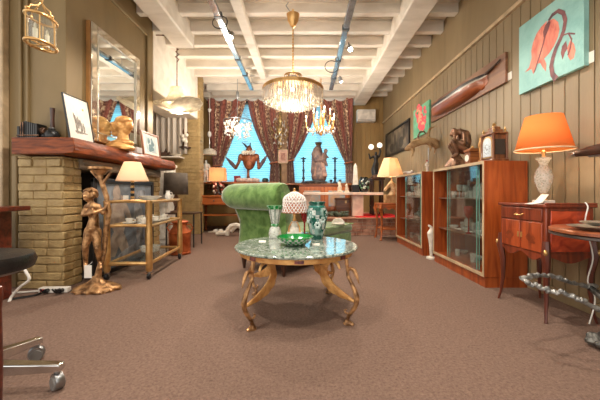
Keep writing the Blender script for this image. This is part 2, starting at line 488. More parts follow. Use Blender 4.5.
for c, rx, rz, tl in (((.7, .18), .28, .07, .2), ((.3, .12), .2, .05, -.1), ((.85, .55), .1, .3, .1), ((.85, .85), .16, .08, .3)):
    blob(b, c, rx, rz, .002 + .0011 * c[0] + .0003 * c[1], tilt=tl, wob=.14)
obj('canvas', b, [mat('art_grey', (118, 128, 138), .5, c2=(84, 88, 94), scale=5, bump=.2), mat('art_flesh', (172, 158, 144), .5, c2=(134, 120, 112), scale=9),
                  mat('art_drape', (160, 164, 170), .5, c2=(92, 92, 96), scale=7)], pt)

# ------------------------------------------------------------------ wall mirror
mr = thing('wall_mirror', 'tall wall mirror in a wide mirrored border above the mantel', 'mirror', (-2.3, 3.16, 1.45))
LY, LZ = .94, 1.27
obj('backing', B().box(0, .045, 0, LY, 0, LZ), mat('mirror_back', (170, 120, 66), .5), mr, bevel=.004)
obj('mirror_glass', B().box(.045, .052, .1, LY - .1, .1, LZ - .1), mirror_m, mr)
b = B()
for (y0, y1, z0, z1) in ((0.005, .1, 0.005, LZ - .005), (LY - .1, LY - .005, 0.005, LZ - .005), (.1, LY - .1, 0.005, .1), (.1, LY - .1, LZ - .1, LZ - .005)):
    b.box(.045, .062, y0, y1, z0, z1)
obj('mirrored_border', b, mat('mirror_edge', (220, 214, 200), .08, .9, c2=(200, 190, 172)), mr, bevel=.012)
b = B()
for (y0, y1, z0, z1) in ((.094, .106, .094, LZ - .094), (LY - .106, LY - .094, .094, LZ - .094), (.094, LY - .094, .094, .106), (.094, LY - .094, LZ - .106, LZ - .094)):
    b.box(.05, .07, y0, y1, z0, z1)
obj('bead', b, mat('silver_bead', (228, 222, 206), .3, .7, bump=.4, bscale=90), mr, bevel=.003)

# ------------------------------------------------------------------ on the mantel
cm = thing('bellows_camera', 'old black folding bellows camera on the left end of the mantel', 'camera', (X(33, 2.82), 2.82, MZ))
obj('base_board', B().box(-.12, .12, -.06, .06, 0, .012), black, cm, bevel=.003)
b = B()
for i in range(7):
    x0 = -.075 + i * .02; hh = .15 - abs(i - 2) * .006
    b.box(x0, x0 + .013, -.05, .05, .012, .012 + hh); b.box(x0 + .013, x0 + .02, -.043, .043, .018, hh)
obj('bellows', b, leather, cm)
obj('front_plate', B().box(.065, .085, -.055, .055, .012, .14), black, cm, bevel=.004)
obj('lens', B().lathe([(.03, 0), (.032, .03), (.026, .035), (.0, .03)], 16, (.085, 0, .08), Matrix.Rotation(PI / 2, 4, 'Y')), dbronze, cm)
obj('back_plate', B().box(-.1, -.078, -.055, .055, .012, .115), black, cm, bevel=.004)
obj('rail', B().rod((-.1, -.056, .03), (.1, -.056, .03), .006).rod((-.06, -.06, .02), (-.06, -.06, .15), .004).rod((-.04, -.06, .02), (-.04, -.06, .15), .004), dbronze, cm)
ph = thing('handled_ornament', 'black round-bodied implement with an upright dark wooden handle beside the black camera', 'ornament', (X(52, 2.84), 2.84, MZ))
obj('body', B().lathe([(.05, 0), (.062, .02), (.062, .05), (.045, .085), (.02, .1), (.012, .11)], 20), black, ph)
obj('handle', B().lathe([(.012, .1), (.02, .12), (.016, .2), (.02, .27), (.022, .3), (0, .305)], 12, (.004, 0, 0)), darkw, ph)
obj('collar', B().lathe([(.02, .095), (.03, .105), (.02, .118)], 12), steel, ph)
obj('knob', B().ell((-.05, -.03, .03), .025), black, ph)

def leaning(name, label, p, LYy, LZz, tilt, fr_m, fw, artfn, mats, cat='picture', dep=.018, yaw=0):
    t = thing(name, label, cat, p)
    R = Matrix.Rotation(yaw, 4, 'Z') @ Matrix.Rotation(-tilt, 4, 'Y')
    def tr(bb):
        bb.v = [tuple(R @ Vector(v)) for v in bb.v]; return bb
    b = B().box(-dep, 0, 0, fw, 0, LZz).box(-dep, 0, LYy - fw, LYy, 0, LZz).box(-dep, 0, fw, LYy - fw, 0, fw).box(-dep, 0, fw, LYy - fw, LZz - fw, LZz)
    obj('frame', tr(b), fr_m, t, bevel=.002)
    b = B().box(-dep * .8, -dep * .35, fw * .8, LYy - fw * .8, fw * .8, LZz - fw * .8)
    b2 = artfn(b, -dep * .35)
    obj('picture', tr(b), mats, t)
    return t
def art_castle(b, x):
    b.mi = 1
    for (c, rx, rz) in (((.16, .10), .085, .012), ((.12, .18), .02, .09), ((.15, .2), .014, .06), ((.18, .16), .018, .07), ((.215, .15), .012, .055), ((.1, .26), .008, .03)):
        blob(b, c, rx, rz, .0008, x=x, wob=.2)
    b.mi = 2; blob(b, (.24, .35), .012, .012, .0008, x=x)
leaning('framed_print', 'large white pencil print in a thin black frame leaning on the mantel', (-2.2, 2.83, MZ), .33, .46, .17, black, .008, art_castle,
        [paper, mat('pencil', (170, 162, 152), .8, c2=(120, 112, 104), scale=30), mat('yellow_seal', (222, 190, 90), .6)])
def art_small(b, x):
    b.mi = 1; b.box(x, x + .001, .10, .37, .06, .28)
    b.mi = 2
    for c, rx, rz in (((.22, .12), .07, .05), ((.27, .2), .04, .06), ((.18, .22), .03, .04)): blob(b, c, rx, rz, .001, x=x + .001, wob=.2)
leaning('framed_picture', 'small blue-green matted picture in a rosy wooden frame at the mantel far end', (-2.12, 3.98, MZ), .47, .34, .12,
        wood('rose_wood', (170, 112, 80), (130, 78, 52)), .028, art_small,
        [paper, mat('art_pale', (196, 206, 204), .6, c2=(160, 178, 180), scale=20), mat('art_teal', (106, 140, 146), .6, c2=(80, 104, 112), scale=20)], dep=.02)

# gilded bust looking to the left of the picture
bu = thing('gilded_bust', 'big golden carved head bust on the mantel in front of the mirror', 'sculpture', (-2.15, 3.5, MZ), 0)
b = B()
b.ell((.02, 0, .27), (.072, .062, .09)); b.ell((-.035, 0, .255), (.04, .045, .075)); b.cap((.03, 0, .2), (.035, 0, .09), .048, .055)
b.cap((-.07, 0, .285), (-.092, 0, .25), .008, .014); b.ell((-.074, 0, .225), (.014, .024, .01)); b.ell((-.07, 0, .21), (.012, .022, .008)); b.ell((-.06, 0, .182), (.022, .026, .02))
b.ell((-.062, 0, .30), (.016, .04, .012)); b.cap((-.05, 0, .178), (.02, 0, .19), .03, .035)
b.ell((.04, 0, .325), (.085, .072, .055)); b.ell((.09, 0, .27), (.04, .055, .06)); b.ell((.07, 0, .21), (.03, .05, .04))
b.ell((.03, 0, .075), (.11, .09, .045)); b.ell((-.04, 0, .07), (.06, .07, .03))
for sg in (-1, 1): b.ell((.02, sg * .062, .265), (.018, .01, .026)); b.ell((-.062, sg * .024, .278), (.01, .014, .008))
obj('head', b, gilt, bu, remesh=.007)
obj('plinth', B().lathe([(.13, 0), (.14, .02), (.12, .05), (.1, .07)], 20), gilt, bu)
bu.scale = (1.17, 1.1, 1.04)
# white cloth-like block behind the bust
solo('white_box', 'small pale box on the mantel behind the golden bust', 'box', B().box(-.05, .05, -.06, .06, 0, .07), mat('pale_box', (200, 196, 196), .6), (-2.13, 3.8, MZ), bevel=.004)

# ------------------------------------------------------------------ bronze figure stand
nf = thing('figure_stand', 'gilt bronze nude figure embracing a tree trunk that carries a small round top', 'sculpture', (X(97, 2.77), 2.77, 0))
q = 2.77 / F
def pp(px, py, dy=0): return Vector(((px - 97) * q, dy, H - (py - CY) * q))
b = B()
b.lathe([(.19, 0), (.2, .015), (.195, .03), (.15, .05), (.13, .06), (.08, .075), (.05, .1), (.035, .13)], 60, fn=lambda a, z: 1 + .07 * math.sin(5 * a + z * 20) + .05 * math.sin(11 * a + z * 60) + .035 * math.sin(23 * a - z * 90))
b.v = [(x, y * .72, z) for x, y, z in b.v]
obj('rock_base', b, bronze, nf)
b = B()
b.tube([pp(97, 284), pp(99, 270), pp(102, 252, .03), pp(103, 232, .04), pp(107, 212, .03), pp(105, 196, .02), pp(101, 180), pp(99, 171)], [.034, .026, .022, .024, .022, .022, .02, .026], 10)
b.tube([pp(102, 184), pp(105, 178, .02), pp(109, 172, .03)], [.016, .012, .012], 8).tube([pp(100, 180), pp(96, 175, -.02), pp(93, 171, -.02)], [.014, .01, .012], 8)
obj('tree_trunk', b, bronze, nf)
obj('round_top', B().lathe([(.03, 1.06), (.05, 1.08), (.06, 1.1), (.095, 1.115), (.095, 1.135), (0, 1.135)], 20, (.03, 0, 0)), bronze, nf)
b = B()
b.chain([pp(94, 209, -.03), pp(96.5, 218, -.03), pp(95, 228, -.03)], [.05, .04, .054])
b.ell(pp(95, 206, -.03), (.06, .04, .036))
b.chain([pp(94, 203, -.03), pp(93, 199, -.035)], [.024, .022])
b.ell(pp(91.5, 196, -.04), (.042, .044, .056))
b.chain([pp(92.5, 230, -.04), pp(90, 246, -.06), pp(88, 262, -.03), pp(91, 268, -.07)], [.042, .03, .019, .017])
b.chain([pp(98, 231, -.02), pp(100.5, 248, -.04), pp(100, 262, 0), pp(104, 267, -.05)], [.042, .03, .019, .017])
b.chain([pp(90, 206, -.04), pp(91, 214, -.1), pp(101, 212, -.09), pp(107, 209, -.03)], [.023, .02, .017, .015])
b.chain([pp(100, 206, -.02), pp(106, 213, -.04), pp(108, 205, -.02)], [.023, .019, .016])
for sgn in (-1, 1): b.ell(pp(95, 210, -.085) + Vector((sgn * .028, 0, 0)), (.026, .022, .026))
b.ell(pp(91, 196.5, -.088), (.01, .012, .014)); b.ell(pp(91, 199.5, -.078), (.018, .012, .006))
body = obj('figure', b, bronze, nf, remesh=.0075)
b = B(); hc = pp(92.2, 194.2, -.022); b.ell(hc, (.05, .046, .05))
for i in range(40):
    zz_ = 1 - 1.5 * (i + .5) / 40; rr_ = math.sqrt(max(0, 1 - zz_ * zz_)); a = i * 2.39996
    d = Vector((rr_ * math.cos(a), rr_ * math.sin(a), zz_))
    if d.y < -.55 and d.z < .45 : continue
    b.ell(hc + d * .05, .017, u=8, v=6)
obj('hair', b, bronze, body, remesh=.0065)
solo('price_tag', 'white paper tag hanging at the feet of the bronze figure', 'tag', B().box(-.032, .032, -.002, .002, 0, .112).rod((0, 0, .11), (.04, 0, .14), .0015), paper, (X(88, 2.63), 2.63, Z(278, 2.63)))

# ------------------------------------------------------------------ brass trolley
tl = thing('serving_trolley', 'brass and glass serving trolley on casters before the fireplace', 'trolley', (-1.61, 3.12, 0), math.atan2(.07, .94))
TW, TL = .42, .94        # local -x = left, +y = away
for (x, y) in ((0, 0), (-TW, 0), (0, TL), (-TW, TL)):
    pz = obj('post', B().lathe([(.02, .075), (.034, .1), (.034, .30), (.03, .5), (.03, .79), (.034, .8), (.034, .815), (0, .82)], 14, (x, y, 0)), brass, tl)
    cst = B().lathe([(0, -.014), (.032, -.014), (.036, -.008), (.036, .008), (.032, .014), (0, .014)], 16, (x, y, .037), Matrix.Rotation(PI / 2, 4, 'Y'))
    obj('caster', cst, black, tl)
    obj('caster_fork', B().box(x - .022, x - .016, y - .012, y + .012, .035, .08).box(x + .016, x + .022, y - .012, y + .012, .035, .08).cyl((x, y, .068), .024, .012), chrome, tl)
for z, nm in ((.80, 'upper_rail'), (.55, 'middle_rail'), (.16, 'lower_rail')):
    rr = .016 if z != .16 else .02
    obj(nm, B().tube([(0, 0, z), (-.1, -.02, z + .008), (-TW / 2, -.03, z + .012), (-TW + .1, -.02, z + .008), (-TW, 0, z)], rr, 8).tube([(0, TL, z), (-TW, TL, z)], rr, 8)
        .tube([(0, 0, z), (0, TL, z)], rr, 8).tube([(-TW, 0, z), (-TW, TL, z)], rr, 8), brass, tl)
for z in (.79, .545, .16):
    obj('glass_shelf', B().box(-TW + .01, -.01, 0, TL, z, z + .008), pane, tl)
tm = tl.matrix_basis
def ont(x, y, z): return Matrix.Translation(tl.location) @ Matrix.Rotation(tl.rotation_euler.z, 4, 'Z') @ Vector((x, y, z))
# lamp on the trolley
p = ont(-.2, .16, .798)
p = Vector((X(132.5, 3.3), 3.3, .799))
lp = thing('table_lamp', 'table lamp with a cream cone shade and black-and-gold banded stem on the trolley', 'lamp', p)
obj('foot', B().lathe([(.06, 0), (.062, .012), (.03, .022), (.014, .03)], 16), darkw, lp)
b = B(); b.mi = 0
for i in range(9):
    b.mi = i % 2; z = .03 + i * .03
    b.lathe([(.012, z), (.02, z + .006), (.02, z + .024), (.012, z + .03)], 12)
obj('stem', b, [brass, black], lp)
obj('lamp_shade', B().lathe([(.163, .225), (.16, .235), (.085, .43), (.08, .435)], 28, close=False), shade('cream_shade', (242, 220, 194), .45), lp, solid=.003)
obj('bulb', B().ell((0, 0, .33), .025), bulb, lp)
solo('price_tag', 'small white tag leaning at the foot of the banded lamp on the trolley', 'tag', B().box(-.028, .028, -.002, .002, 0, .07), paper, (p.x - .03, p.y - .075, .799))
zigz = lambda a, z: 1 + (.06 * math.cos(10 * a) if z > .03 else 0)
# cups and saucers
def cup():
    t = thing('teacup', 'white china cup on a saucer on the middle shelf of the trolley', 'cup', (0, 0, 0), 0, 'white cups on the trolley')
    obj('saucer', B().lathe([(.03, 0), (.065, .012), (.068, .016), (.03, .006), (0, .006)], 16), white, t)
    obj('cup', B().lathe([(.02, .008), (.026, .014), (.038, .05), (.04, .062), (.036, .06), (.022, .016), (0, .014)], 16), white, t)
    obj('handle', B().tube([(.036, 0, .05), (.056, 0, .048), (.056, 0, .028), (.03, 0, .024)], .004, 6), white, t)
    return t
c0 = cup(); first = True
for i in range(9):
    x = -.1 - .17 * (i % 2) - .03 * (i % 3); y = .12 + .09 * i
    if first: c0.location = ont(x, y, .554); first = False
    else: dup(c0, ont(x, y, .554), i * .7)
b = B().lathe([(.04, 0), (.07, .01), (.11, .035), (.125, .06), (.118, .058), (.06, .015), (0, .012)], 30, fn=zigz)
solo('china_bowl', 'shallow white ruffled bowl on top of the trolley behind the lamp', 'bowl', b, white, ont(-.22, .55, .799))
solo('china_jug', 'tall white jug near the far end of the trolley top', 'jug', B().lathe([(.04, 0), (.055, .05), (.05, .1), (.03, .15), (.038, .18), (.03, .175), (0, .17)], 16).tube([(.03, 0, .15), (.08, 0, .14), (.08, 0, .07), (.05, 0, .05)], .006, 6), white, ont(-.12, .84, .799), scale=.7)
pw = thing('glass_bowl', 'low glass bowl on the lower shelf of the trolley', 'bowl', ont(-.2, .5, .169))
obj('bowl', B().lathe([(.05, 0), (.1, .03), (.12, .09), (.112, .088), (.09, .035), (0, .01)], 18), cutglass, pw)

# ------------------------------------------------------------------ copper churn, dark lamp and its table
ch = thing('copper_churn', 'copper milk churn standing at the far end of the trolley', 'churn', (X(180, 4.42), 4.42, 0))
obj('body', B().lathe([(.15, 0), (.158, .01), (.158, .03), (.15, .035), (.155, .3), (.158, .31), (.15, .33), (.1, .40), (.095, .44), (.11, .455)], 26), copper, ch)
obj('lid', B().lathe([(.115, .455), (.12, .47), (.09, .49), (.03, .5), (.025, .52), (0, .525)], 22), copper, ch)
for s_ in (-1, 1):
    obj('handle', B().tube([(s_ * .1, 0, .43), (s_ * .16, 0, .43), (s_ * .19, 0, .38), (s_ * .16, 0, .33), (s_ * .145, 0, .33)], .009, 8), copper, ch)
st = thing('side_table', 'low dark side table with thin legs behind the copper churn', 'table', (-2.03, 5.1, 0))
obj('table_top', B().box(-.24, .24, -.2, .2, .54, .565), darkw, st, bevel=.004)
for s_ in (-1, 1):
    for r_ in (-1, 1): obj('leg', B().rod((s_ * .22, r_ * .18, .54), (s_ * .225, r_ * .19, 0), .014, .011), black, st)
dl = thing('table_lamp', 'lamp with a big dark brown drum shade beyond the trolley', 'lamp', (X(176, 5.05), 5.05, .565))
obj('foot', B().lathe([(.09, 0), (.09, .02), (.03, .04), (.025, .1), (.045, .16), (.05, .22), (.02, .3), (.012, .34)], 18), dbronze, dl)
obj('lamp_shade', B().lathe([(.195, .30), (.185, .66)], 28, close=False), mat('dark_shade', (92, 80, 68), .8, c2=(76, 66, 56)), dl, solid=.004)

# alcove things
b = B()
def cf(u, v):
    x = -3.2 + .72 * u
    return (x, 6.36 + .03 * math.sin(u * 38) + .01 * math.sin(u * 91), 1.72 + 1.2 * v)
solo('alcove_curtain', 'grey-white pleated curtain hanging in the alcove past the chimney', 'curtain', b.sheet(cf, 90, 4), shade('grey_drape', (206, 196, 184), .15), (0, 0, 0), solid=.004)
b = B(); random.seed(3)
for i in range(14): b.ell((random.uniform(-.4, .4), random.uniform(-.06, .06), random.uniform(0, .1)), (random.uniform(.06, .1), .05, random.uniform(.04, .08)), u=8, v=6)
sh = thing('dried_bundle', 'dark bundle of dried stalks lying above the grey curtain', 'bundle', (X(160, 6.33), 6.33, 2.92))
obj('stalks', b, mat('dried', (126, 104, 82), .9, c2=(70, 54, 40), scale=20, bump=.5), sh, remesh=.02)
cb = thing('wall_shelf', 'dark carved wall shelf on the alcove bricks under the grey curtain', 'shelf', (X(171, 6.3), 6.46, Z(158, 6.3)))
obj('board', B().box(-.28, .22, -.26, 0, 0, .03), white, cb, bevel=.006)
obj('bracket', B().prism([(0, 0), (.0, .22), (-.06, .2), (-.12, .1), (-.22, .03), (-.22, 0)], lambda a, c, t: (t, a, c + .03), -.25, -.05), darkw, cb)
b = B().lathe([(.03, 0), (.08, .02), (.14, .05), (.13, .05), (.05, .02), (0, .015)], 18)
solo('oval_dish', 'white boat-shaped dish on the carved wall shelf in the alcove', 'dish', b, plaster, (X(175, 6.28), 6.33, Z(158, 6.3) + .03))
cw = thing('white_cabinet', 'chalk white cupboard showing between mantel end and dark lamp shade', 'cabinet', (-2.62, 5.3, 0))
obj('carcass', B().box(-.28, .28, -.18, .18, 0.02, 1.36), plaster, cw, bevel=.01)
obj('plinth', B().box(-.26, .26, -.16, .16, 0, .03), plaster, cw)
obj('door', B().box(-.25, .25, -.2, -.18, .1, 1.28), plaster, cw, bevel=.006)
obj('cornice', B().box(-.3, .3, -.21, .2, 1.34, 1.4), plaster, cw, bevel=.01)

# bracket figure lamp on alcove bricks
wl = thing('wall_figure', 'small dark figure holding white blooms on a wall bracket on the alcove bricks', 'sculpture', (X(185, 6.4), 6.4, Z(148, 6.4)))
obj('bracket', B().lathe([(.0, -.06), (.05, -.04), (.1, -.01), (.12, 0), (.12, .02), (0, .02)], 18), darkw, wl)
b = B().chain([(0, 0, .02), (.01, 0, .2), (0, 0, .34), (.02, 0, .44)], [.06, .045, .055, .035]); b.ell((.02, 0, .51), (.045, .045, .055))
b.chain([(.03, 0, .36), (.08, -.03, .3), (.06, -.06, .24)], [.025, .02, .016])
obj('figure', b, dbronze, wl, remesh=.014)
b = B()
for c in ((.06, -.07, .26), (.0, -.08, .16), (.05, -.08, .12), (-.02, -.07, .24)): b.ell(c, (.04, .03, .045))
obj('bloom', b, plaster, wl)
# milk-glass pendant with counterweight
cp = thing('rise_and_fall_pendant', 'white dome pendant with egg-shaped counterweights hanging left of the window', 'lamp', (X(209.5, 7.3), 7.3, 1.82))
obj('dome_shade', B().lathe([(.175, 0), (.172, .05), (.14, .11), (.08, .145), (.02, .155)], 24), opal, cp)
obj('cord', B().rod((0, 0, .15), (0, 0, 1.55), .005), white, cp)
obj('counterweight', B().ell((0, 0, .5), (.05, .05, .075)), white, cp)
obj('ceiling_cup', B().lathe([(.0, 1.02), (.03, 1.05), (.05, 1.1), (.03, 1.12)], 14), white, cp)
obj('ceiling_rose', B().cyl((0, 0, 1.525), .05, .02), white, cp)

# lantern
ln = thing('hanging_lantern', 'oval brass lantern with glass panels and candle tubes at the upper left', 'lantern', (-1.9, 2.17, 1.965))
sx, sy = .072, .108
def ov(z, k=1.0, n=28): return [(sx * k * math.cos(2 * PI * i / n), sy * k * math.sin(2 * PI * i / n), z) for i in range(n)]
obj('bottom_ring', B().tube(ov(0), .011, 8, closed=True), brass, ln)
obj('top_ring', B().tube(ov(.19), .010, 8, closed=True), brass, ln)
b = B()
for i in range(6):
    a = 2 * PI * i / 6 + .3; b.rod((sx * math.cos(a), sy * math.sin(a), 0), (sx * math.cos(a), sy * math.sin(a), .19), .004)
b.tube([(-sx * .95, 0, .0), (0, 0, .004), (sx * .95, 0, .0)], .006, 6).tube([(0, -sy, 0), (0, 0, .004), (0, sy, 0)], .005, 6)
obj('bars', b, brass, ln)
b = B(); P0 = ov(.005, .97); P1 = ov(.187, .97); n = len(P0)
b.add(P0 + P1, [(i, (i + 1) % n, n + (i + 1) % n, n + i) for i in range(n)])
obj('glass_panels', b, clear, ln)
for yy in (-.05, .05):
    obj('candle_tube', B().cyl((0, yy, .006), .014, .09, 12).ell((0, yy, .115), (.009, .009, .022)), mat('candle', (244, 232, 206), .6), ln)
b = B()
for i in range(4):
    a = PI / 2 * i; b.tube([(sx * math.cos(a), sy * math.sin(a), .19), (sx * .9 * math.cos(a), sy * .8 * math.sin(a), .24), (.03 * math.cos(a), .03 * math.sin(a), .27), (0, 0, .31)], .005, 6)
    b.ell((sx * 1.05 * math.cos(a), sy * 1.05 * math.sin(a), .205), .013, u=8, v=6)
for z in [.32 + .035 * k for k in range(31)]: b.tube([(.012 * math.cos(t), .012 * math.sin(t) * (1 if int(z * 100) % 2 else .3), z + .02 * math.sin(t)) for t in [k * PI / 3 for k in range(6)]], .003, 5, closed=True)
b.rod((0, 0, .3), (0, 0, 1.4), .003)
obj('crown_and_chain', b, brass, ln)

# petal pendant
lo = thing('petal_pendant', 'white glass pendant shaped like three flared petals beside the chimney', 'lamp', (X(177, 4.78), 4.78, 0))
zz = Z(88, 4.78)
b = B().lathe([(.02, zz + .02), (.10, zz), (.115, zz - .08), (.15, zz - .17), (.22, zz - .25), (.26, zz - .28)], 30, close=False, fn=lambda a, z: 1 + (.06 * math.cos(6 * a) if z < zz - .1 else .02 * math.cos(12 * a)))
obj('trumpet_shade', b, opal, lo, solid=.006)
for k, (dx, dy) in enumerate(((-.21, .02), (.19, -.10), (.04, .2))):
    M = Matrix.Rotation(math.atan2(dy, dx), 4, 'Z') @ Matrix.Rotation(-.38, 4, 'Y')
    b = B().lathe([(.03, .12), (.07, .11), (.13, .06), (.19, .015), (.235, .0), (.245, -.012), (.235, -.02), (.2, -.025), (.14, -.03), (.07, -.03), (0, -.03)], 40, (dx, dy, zz - .30), M, fn=lambda a, z: 1 + .035 * math.sin(9 * a), close=False)
    obj('petal_shade', b, opal, lo)
obj('bulb', B().ell((0, 0, zz - .2), .04), bulb, lo)
b = B().rod((0, 0, zz), (0, 0, 3.37), .008)
b.tube([(0, 0, 2.98), (.03, 0, 3.02), (-.03, 0, 3.06), (.035, 0, 3.1), (-.02, 0, 3.14), (.02, 0, 3.18), (0, 0, 3.22)], .009, 6)
obj('cord', b, dbronze, lo)

solo('ceiling_wire', 'brown wire stapled along the ceiling above the petal pendant', 'cable', B().tube([(X(153, 4.7), 4.66, 3.345), (X(165, 4.7), 4.67, 3.35), (X(174, 4.75), 4.72, 3.34), (X(182, 4.8), 4.7, 3.345), (X(190, 4.8), 4.66, 3.345)], .012, 6), dbronze)
# ------------------------------------------------------------------ coffee table
TX, TY, TR, TH = -.06, 2.33, .47, .5
ct = thing('coffee_table', 'round coffee table with a green marble top on four gilt swan legs', 'table', (TX, TY, 0))
marb = mat('green_marble', (146, 156, 144), .08, c2=(70, 86, 77), c3=(178, 186, 174), scale=24, detail=12, lo=.36, hi=.52, distort=1.6, coat=.6)
obj('marble_top', B().lathe([(.0, TH - .024), (TR - .012, TH - .024), (TR, TH - .016), (TR, TH - .006), (TR - .008, TH), (0, TH)], 64), marb, ct)
b = B()
b.lathe([(TR - .05, TH - .065), (TR - .04, TH - .06), (TR - .04, TH - .03), (TR - .02, TH - .024), (TR - .07, TH - .024), (TR - .07, TH - .065)], 64)
b.mi = 1
for i in range(24):
    if i % 3: continue
    a0 = 2 * PI * i / 24
    b.add([((TR - .037) * math.cos(a), (TR - .037) * math.sin(a), z) for z in (TH - .056, TH - .034) for a in (a0, a0 + .07, a0 + .14)], [(0, 1, 4, 3), (1, 2, 5, 4)])
obj('apron', b, [gilt, mat('apron_panel', (150, 80, 70), .4, c2=(60, 40, 50), scale=30)], ct)
for kk in range(4):
    ang = math.radians(52 + 90 * kk)
    leg = obj('leg', B().tube([(.45, 0, .0), (.455, 0, .012), (.452, 0, .03), (.462, 0, .055)], [.028, .026, .014, .012], 10)
              .tube([(.44, 0, .0), (.475, 0, .012), (.50, 0, .006)], [.02, .018, .008], 8)
              .tube(sm([(.455, 0, .05), (.485, 0, .09), (.515, 0, .14), (.525, 0, .19), (.512, 0, .235), (.486, 0, .28), (.466, 0, .315)]), smr([.011, .013, .016, .018, .016, .013, .011]), 10)
              .tube([(.457, 0, .35), (.45, 0, .40), (.445, 0, .445)], [.011, .011, .014], 8)
              .tube([(.47, 0, .068), (.44, 0, .075), (.43, 0, .09), (.445, 0, .1)], [.008, .008, .007, .004], 6), bronze, ct, rot=(0, 0, ang))
    obj('swan_neck', B().tube(sm([(.466, 0, .31), (.455, 0, .34), (.458, 0, .368), (.48, 0, .385), (.504, 0, .376), (.52, 0, .35), (.533, 0, .318), (.541, 0, .292)]),
                              smr([.0115, .011, .011, .012, .0135, .012, .007, .003]), 10), bronze, leg)
    cl = sm([(.508, .168, 0), (.455, .184, 0), (.39, .204, 0), (.325, .235, 0), (.28, .275, 0), (.262, .318, 0), (.268, .362, 0), (.295, .40, 0), (.335, .418, 0), (.372, .402, 0), (.392, .368, 0)], 3)
    cl = [(p_.x, p_.y) for p_ in cl]
    wd = smr([.008, .016, .027, .036, .038, .034, .028, .020, .015, .010, .005], 3)
    L_, R_ = [], []
    for i, (r, z) in enumerate(cl):
        p0 = cl[max(i - 1, 0)]; p1 = cl[min(i + 1, len(cl) - 1)]
        t = Vector((p1[0] - p0[0], p1[1] - p0[1])).normalized(); nn = Vector((-t.y, t.x))
        L_.append((r + nn.x * wd[i] * 1.0, z + nn.y * wd[i] * 1.0)); R_.append((r - nn.x * wd[i] * .8, z - nn.y * wd[i] * .8))
    b = B()
    nS = 60
    def ip(A, s):
        s = s * (len(A) - 1); i = min(int(s), len(A) - 2); f_ = s - i
        return (A[i][0] * (1 - f_) + A[i + 1][0] * f_, A[i][1] * (1 - f_) + A[i + 1][1] * f_)
    vs = []; fs = []
    for i in range(nS + 1):
        s_ = i / nS; l = ip(L_, s_); r = ip(R_, s_); sc = 1 + .22 * abs(math.sin(s_ * PI * 9))
        m_ = ((l[0] + r[0]) / 2, (l[1] + r[1]) / 2); l2 = (m_[0] + (l[0] - m_[0]) * sc, m_[1] + (l[1] - m_[1]) * sc)
        th = .007 + .004 * abs(math.sin(s_ * PI * 9))
        vs += [(l2[0], -.004, l2[1]), (l2[0], .004, l2[1]), (m_[0], th, m_[1]), (r[0], .006, r[1]), (r[0], -.006, r[1]), (m_[0], -th, m_[1])]
    for i in range(nS):
        for j in range(6): fs.append((i * 6 + j, i * 6 + (j + 1) % 6, (i + 1) * 6 + (j + 1) % 6, (i + 1) * 6 + j))
    fs.append(tuple(range(6))); fs.append(tuple(nS * 6 + j for j in range(6)))
    b.add(vs, fs)
    obj('wing', b, gilt, leg, angle=24)
# ------------------------------------------------------------------ on the coffee table
def zig(n, a): return lambda t, z: 1 + a * math.cos(n * t)
def zig2(n, a, z0): return lambda t, z: 1 + (a * math.cos(n * t) if z > z0 else 0)
b = B().lathe([(.06, 0), (.085, .012), (.105, .027), (.122, .044), (.132, .058), (.139, .068), (.133, .07), (.114, .046), (.08, .018), (0, .014)], 72, fn=zig2(18, .03, .05))
def cutpat(b, n, test):
    for q_ in range(len(b.m)):
        j_, i_ = divmod(q_, n)
        if test(j_, i_): b.m[q_] = 1
cutpat(b, 72, lambda j, i: (1 <= j <= 3 and (i + 2 * (j % 2)) % 4 < 2))
gb = solo('glass_bowl', 'shallow green cut-glass bowl at the front of the marble top', 'bowl', b,
          [mat('bowl_green', (20, 128, 58), .12, c2=(14, 104, 44), coat=.6), cutglass], (X(295, 2.28), 2.28, TH))
lv = thing('goblet_vase', 'tall clear cut-glass goblet vase with green bands left of the lattice lamp', 'vase', (X(275, 2.62), 2.62, TH))
b = B().lathe([(.028, .12), (.036, .14), (.044, .18), (.052, .22), (.064, .275), (.07, .285), (.064, .284), (.048, .22), (.03, .15), (0, .14)], 32, fn=zig2(12, .04, .27)); cutpat(b, 32, lambda j, i: j < 4 and i % 4 == 0)
obj('bowl', b, [cutglass, mat('vase_line', (110, 126, 116), .2, coat=.4)], lv)
b = B().lathe([(.05, 0), (.054, .01), (.056, .05), (.045, .09), (.026, .11), (.028, .12)], 28)
obj('foot', b, cutglass, lv)
obj('rim_band', B().lathe([(.062, .255), (.069, .27), (.074, .287), (.07, .288)], 36, fn=zig(12, .03)), cutgreen, lv)
obj('knop_band', B().lathe([(.03, .1), (.036, .112), (.036, .122), (.03, .13)], 24), cutgreen, lv)
# lattice lamp on a glass plate
gp = solo('glass_stand', 'round clear glass stand under the lattice lamp', 'stand', B().lathe([(.06, 0), (.064, .008), (.03, .014), (.035, .028), (.1, .036), (.108, .042), (0, .04)], 32), clear, (X(296.5, 2.64), 2.64, TH))
la = thing('lattice_lamp', 'small table lamp with a pink and white pierced lattice dome on the coffee table', 'lamp', (X(294.5, 2.64), 2.64, TH + .0415))
b = B().box(-.062, .062, -.045, .045, 0, .014).lathe([(.05, .014), (.044, .05), (.036, .058), (.04, .085), (.03, .1), (.012, .11)], 16)
obj('base', b, plaster, la, bevel=.003)
b = B()
for s_ in (-1, 1): b.tube([(s_ * .05, -.03, .012), (s_ * .045, -.03, .06), (s_ * .02, -.02, .1)], .006, 6)
obj('base_mount', b, gilt, la)
obj('stem', B().lathe([(.012, .1), (.018, .12), (.01, .14), (.016, .165), (.01, .185)], 14), gilt, la)
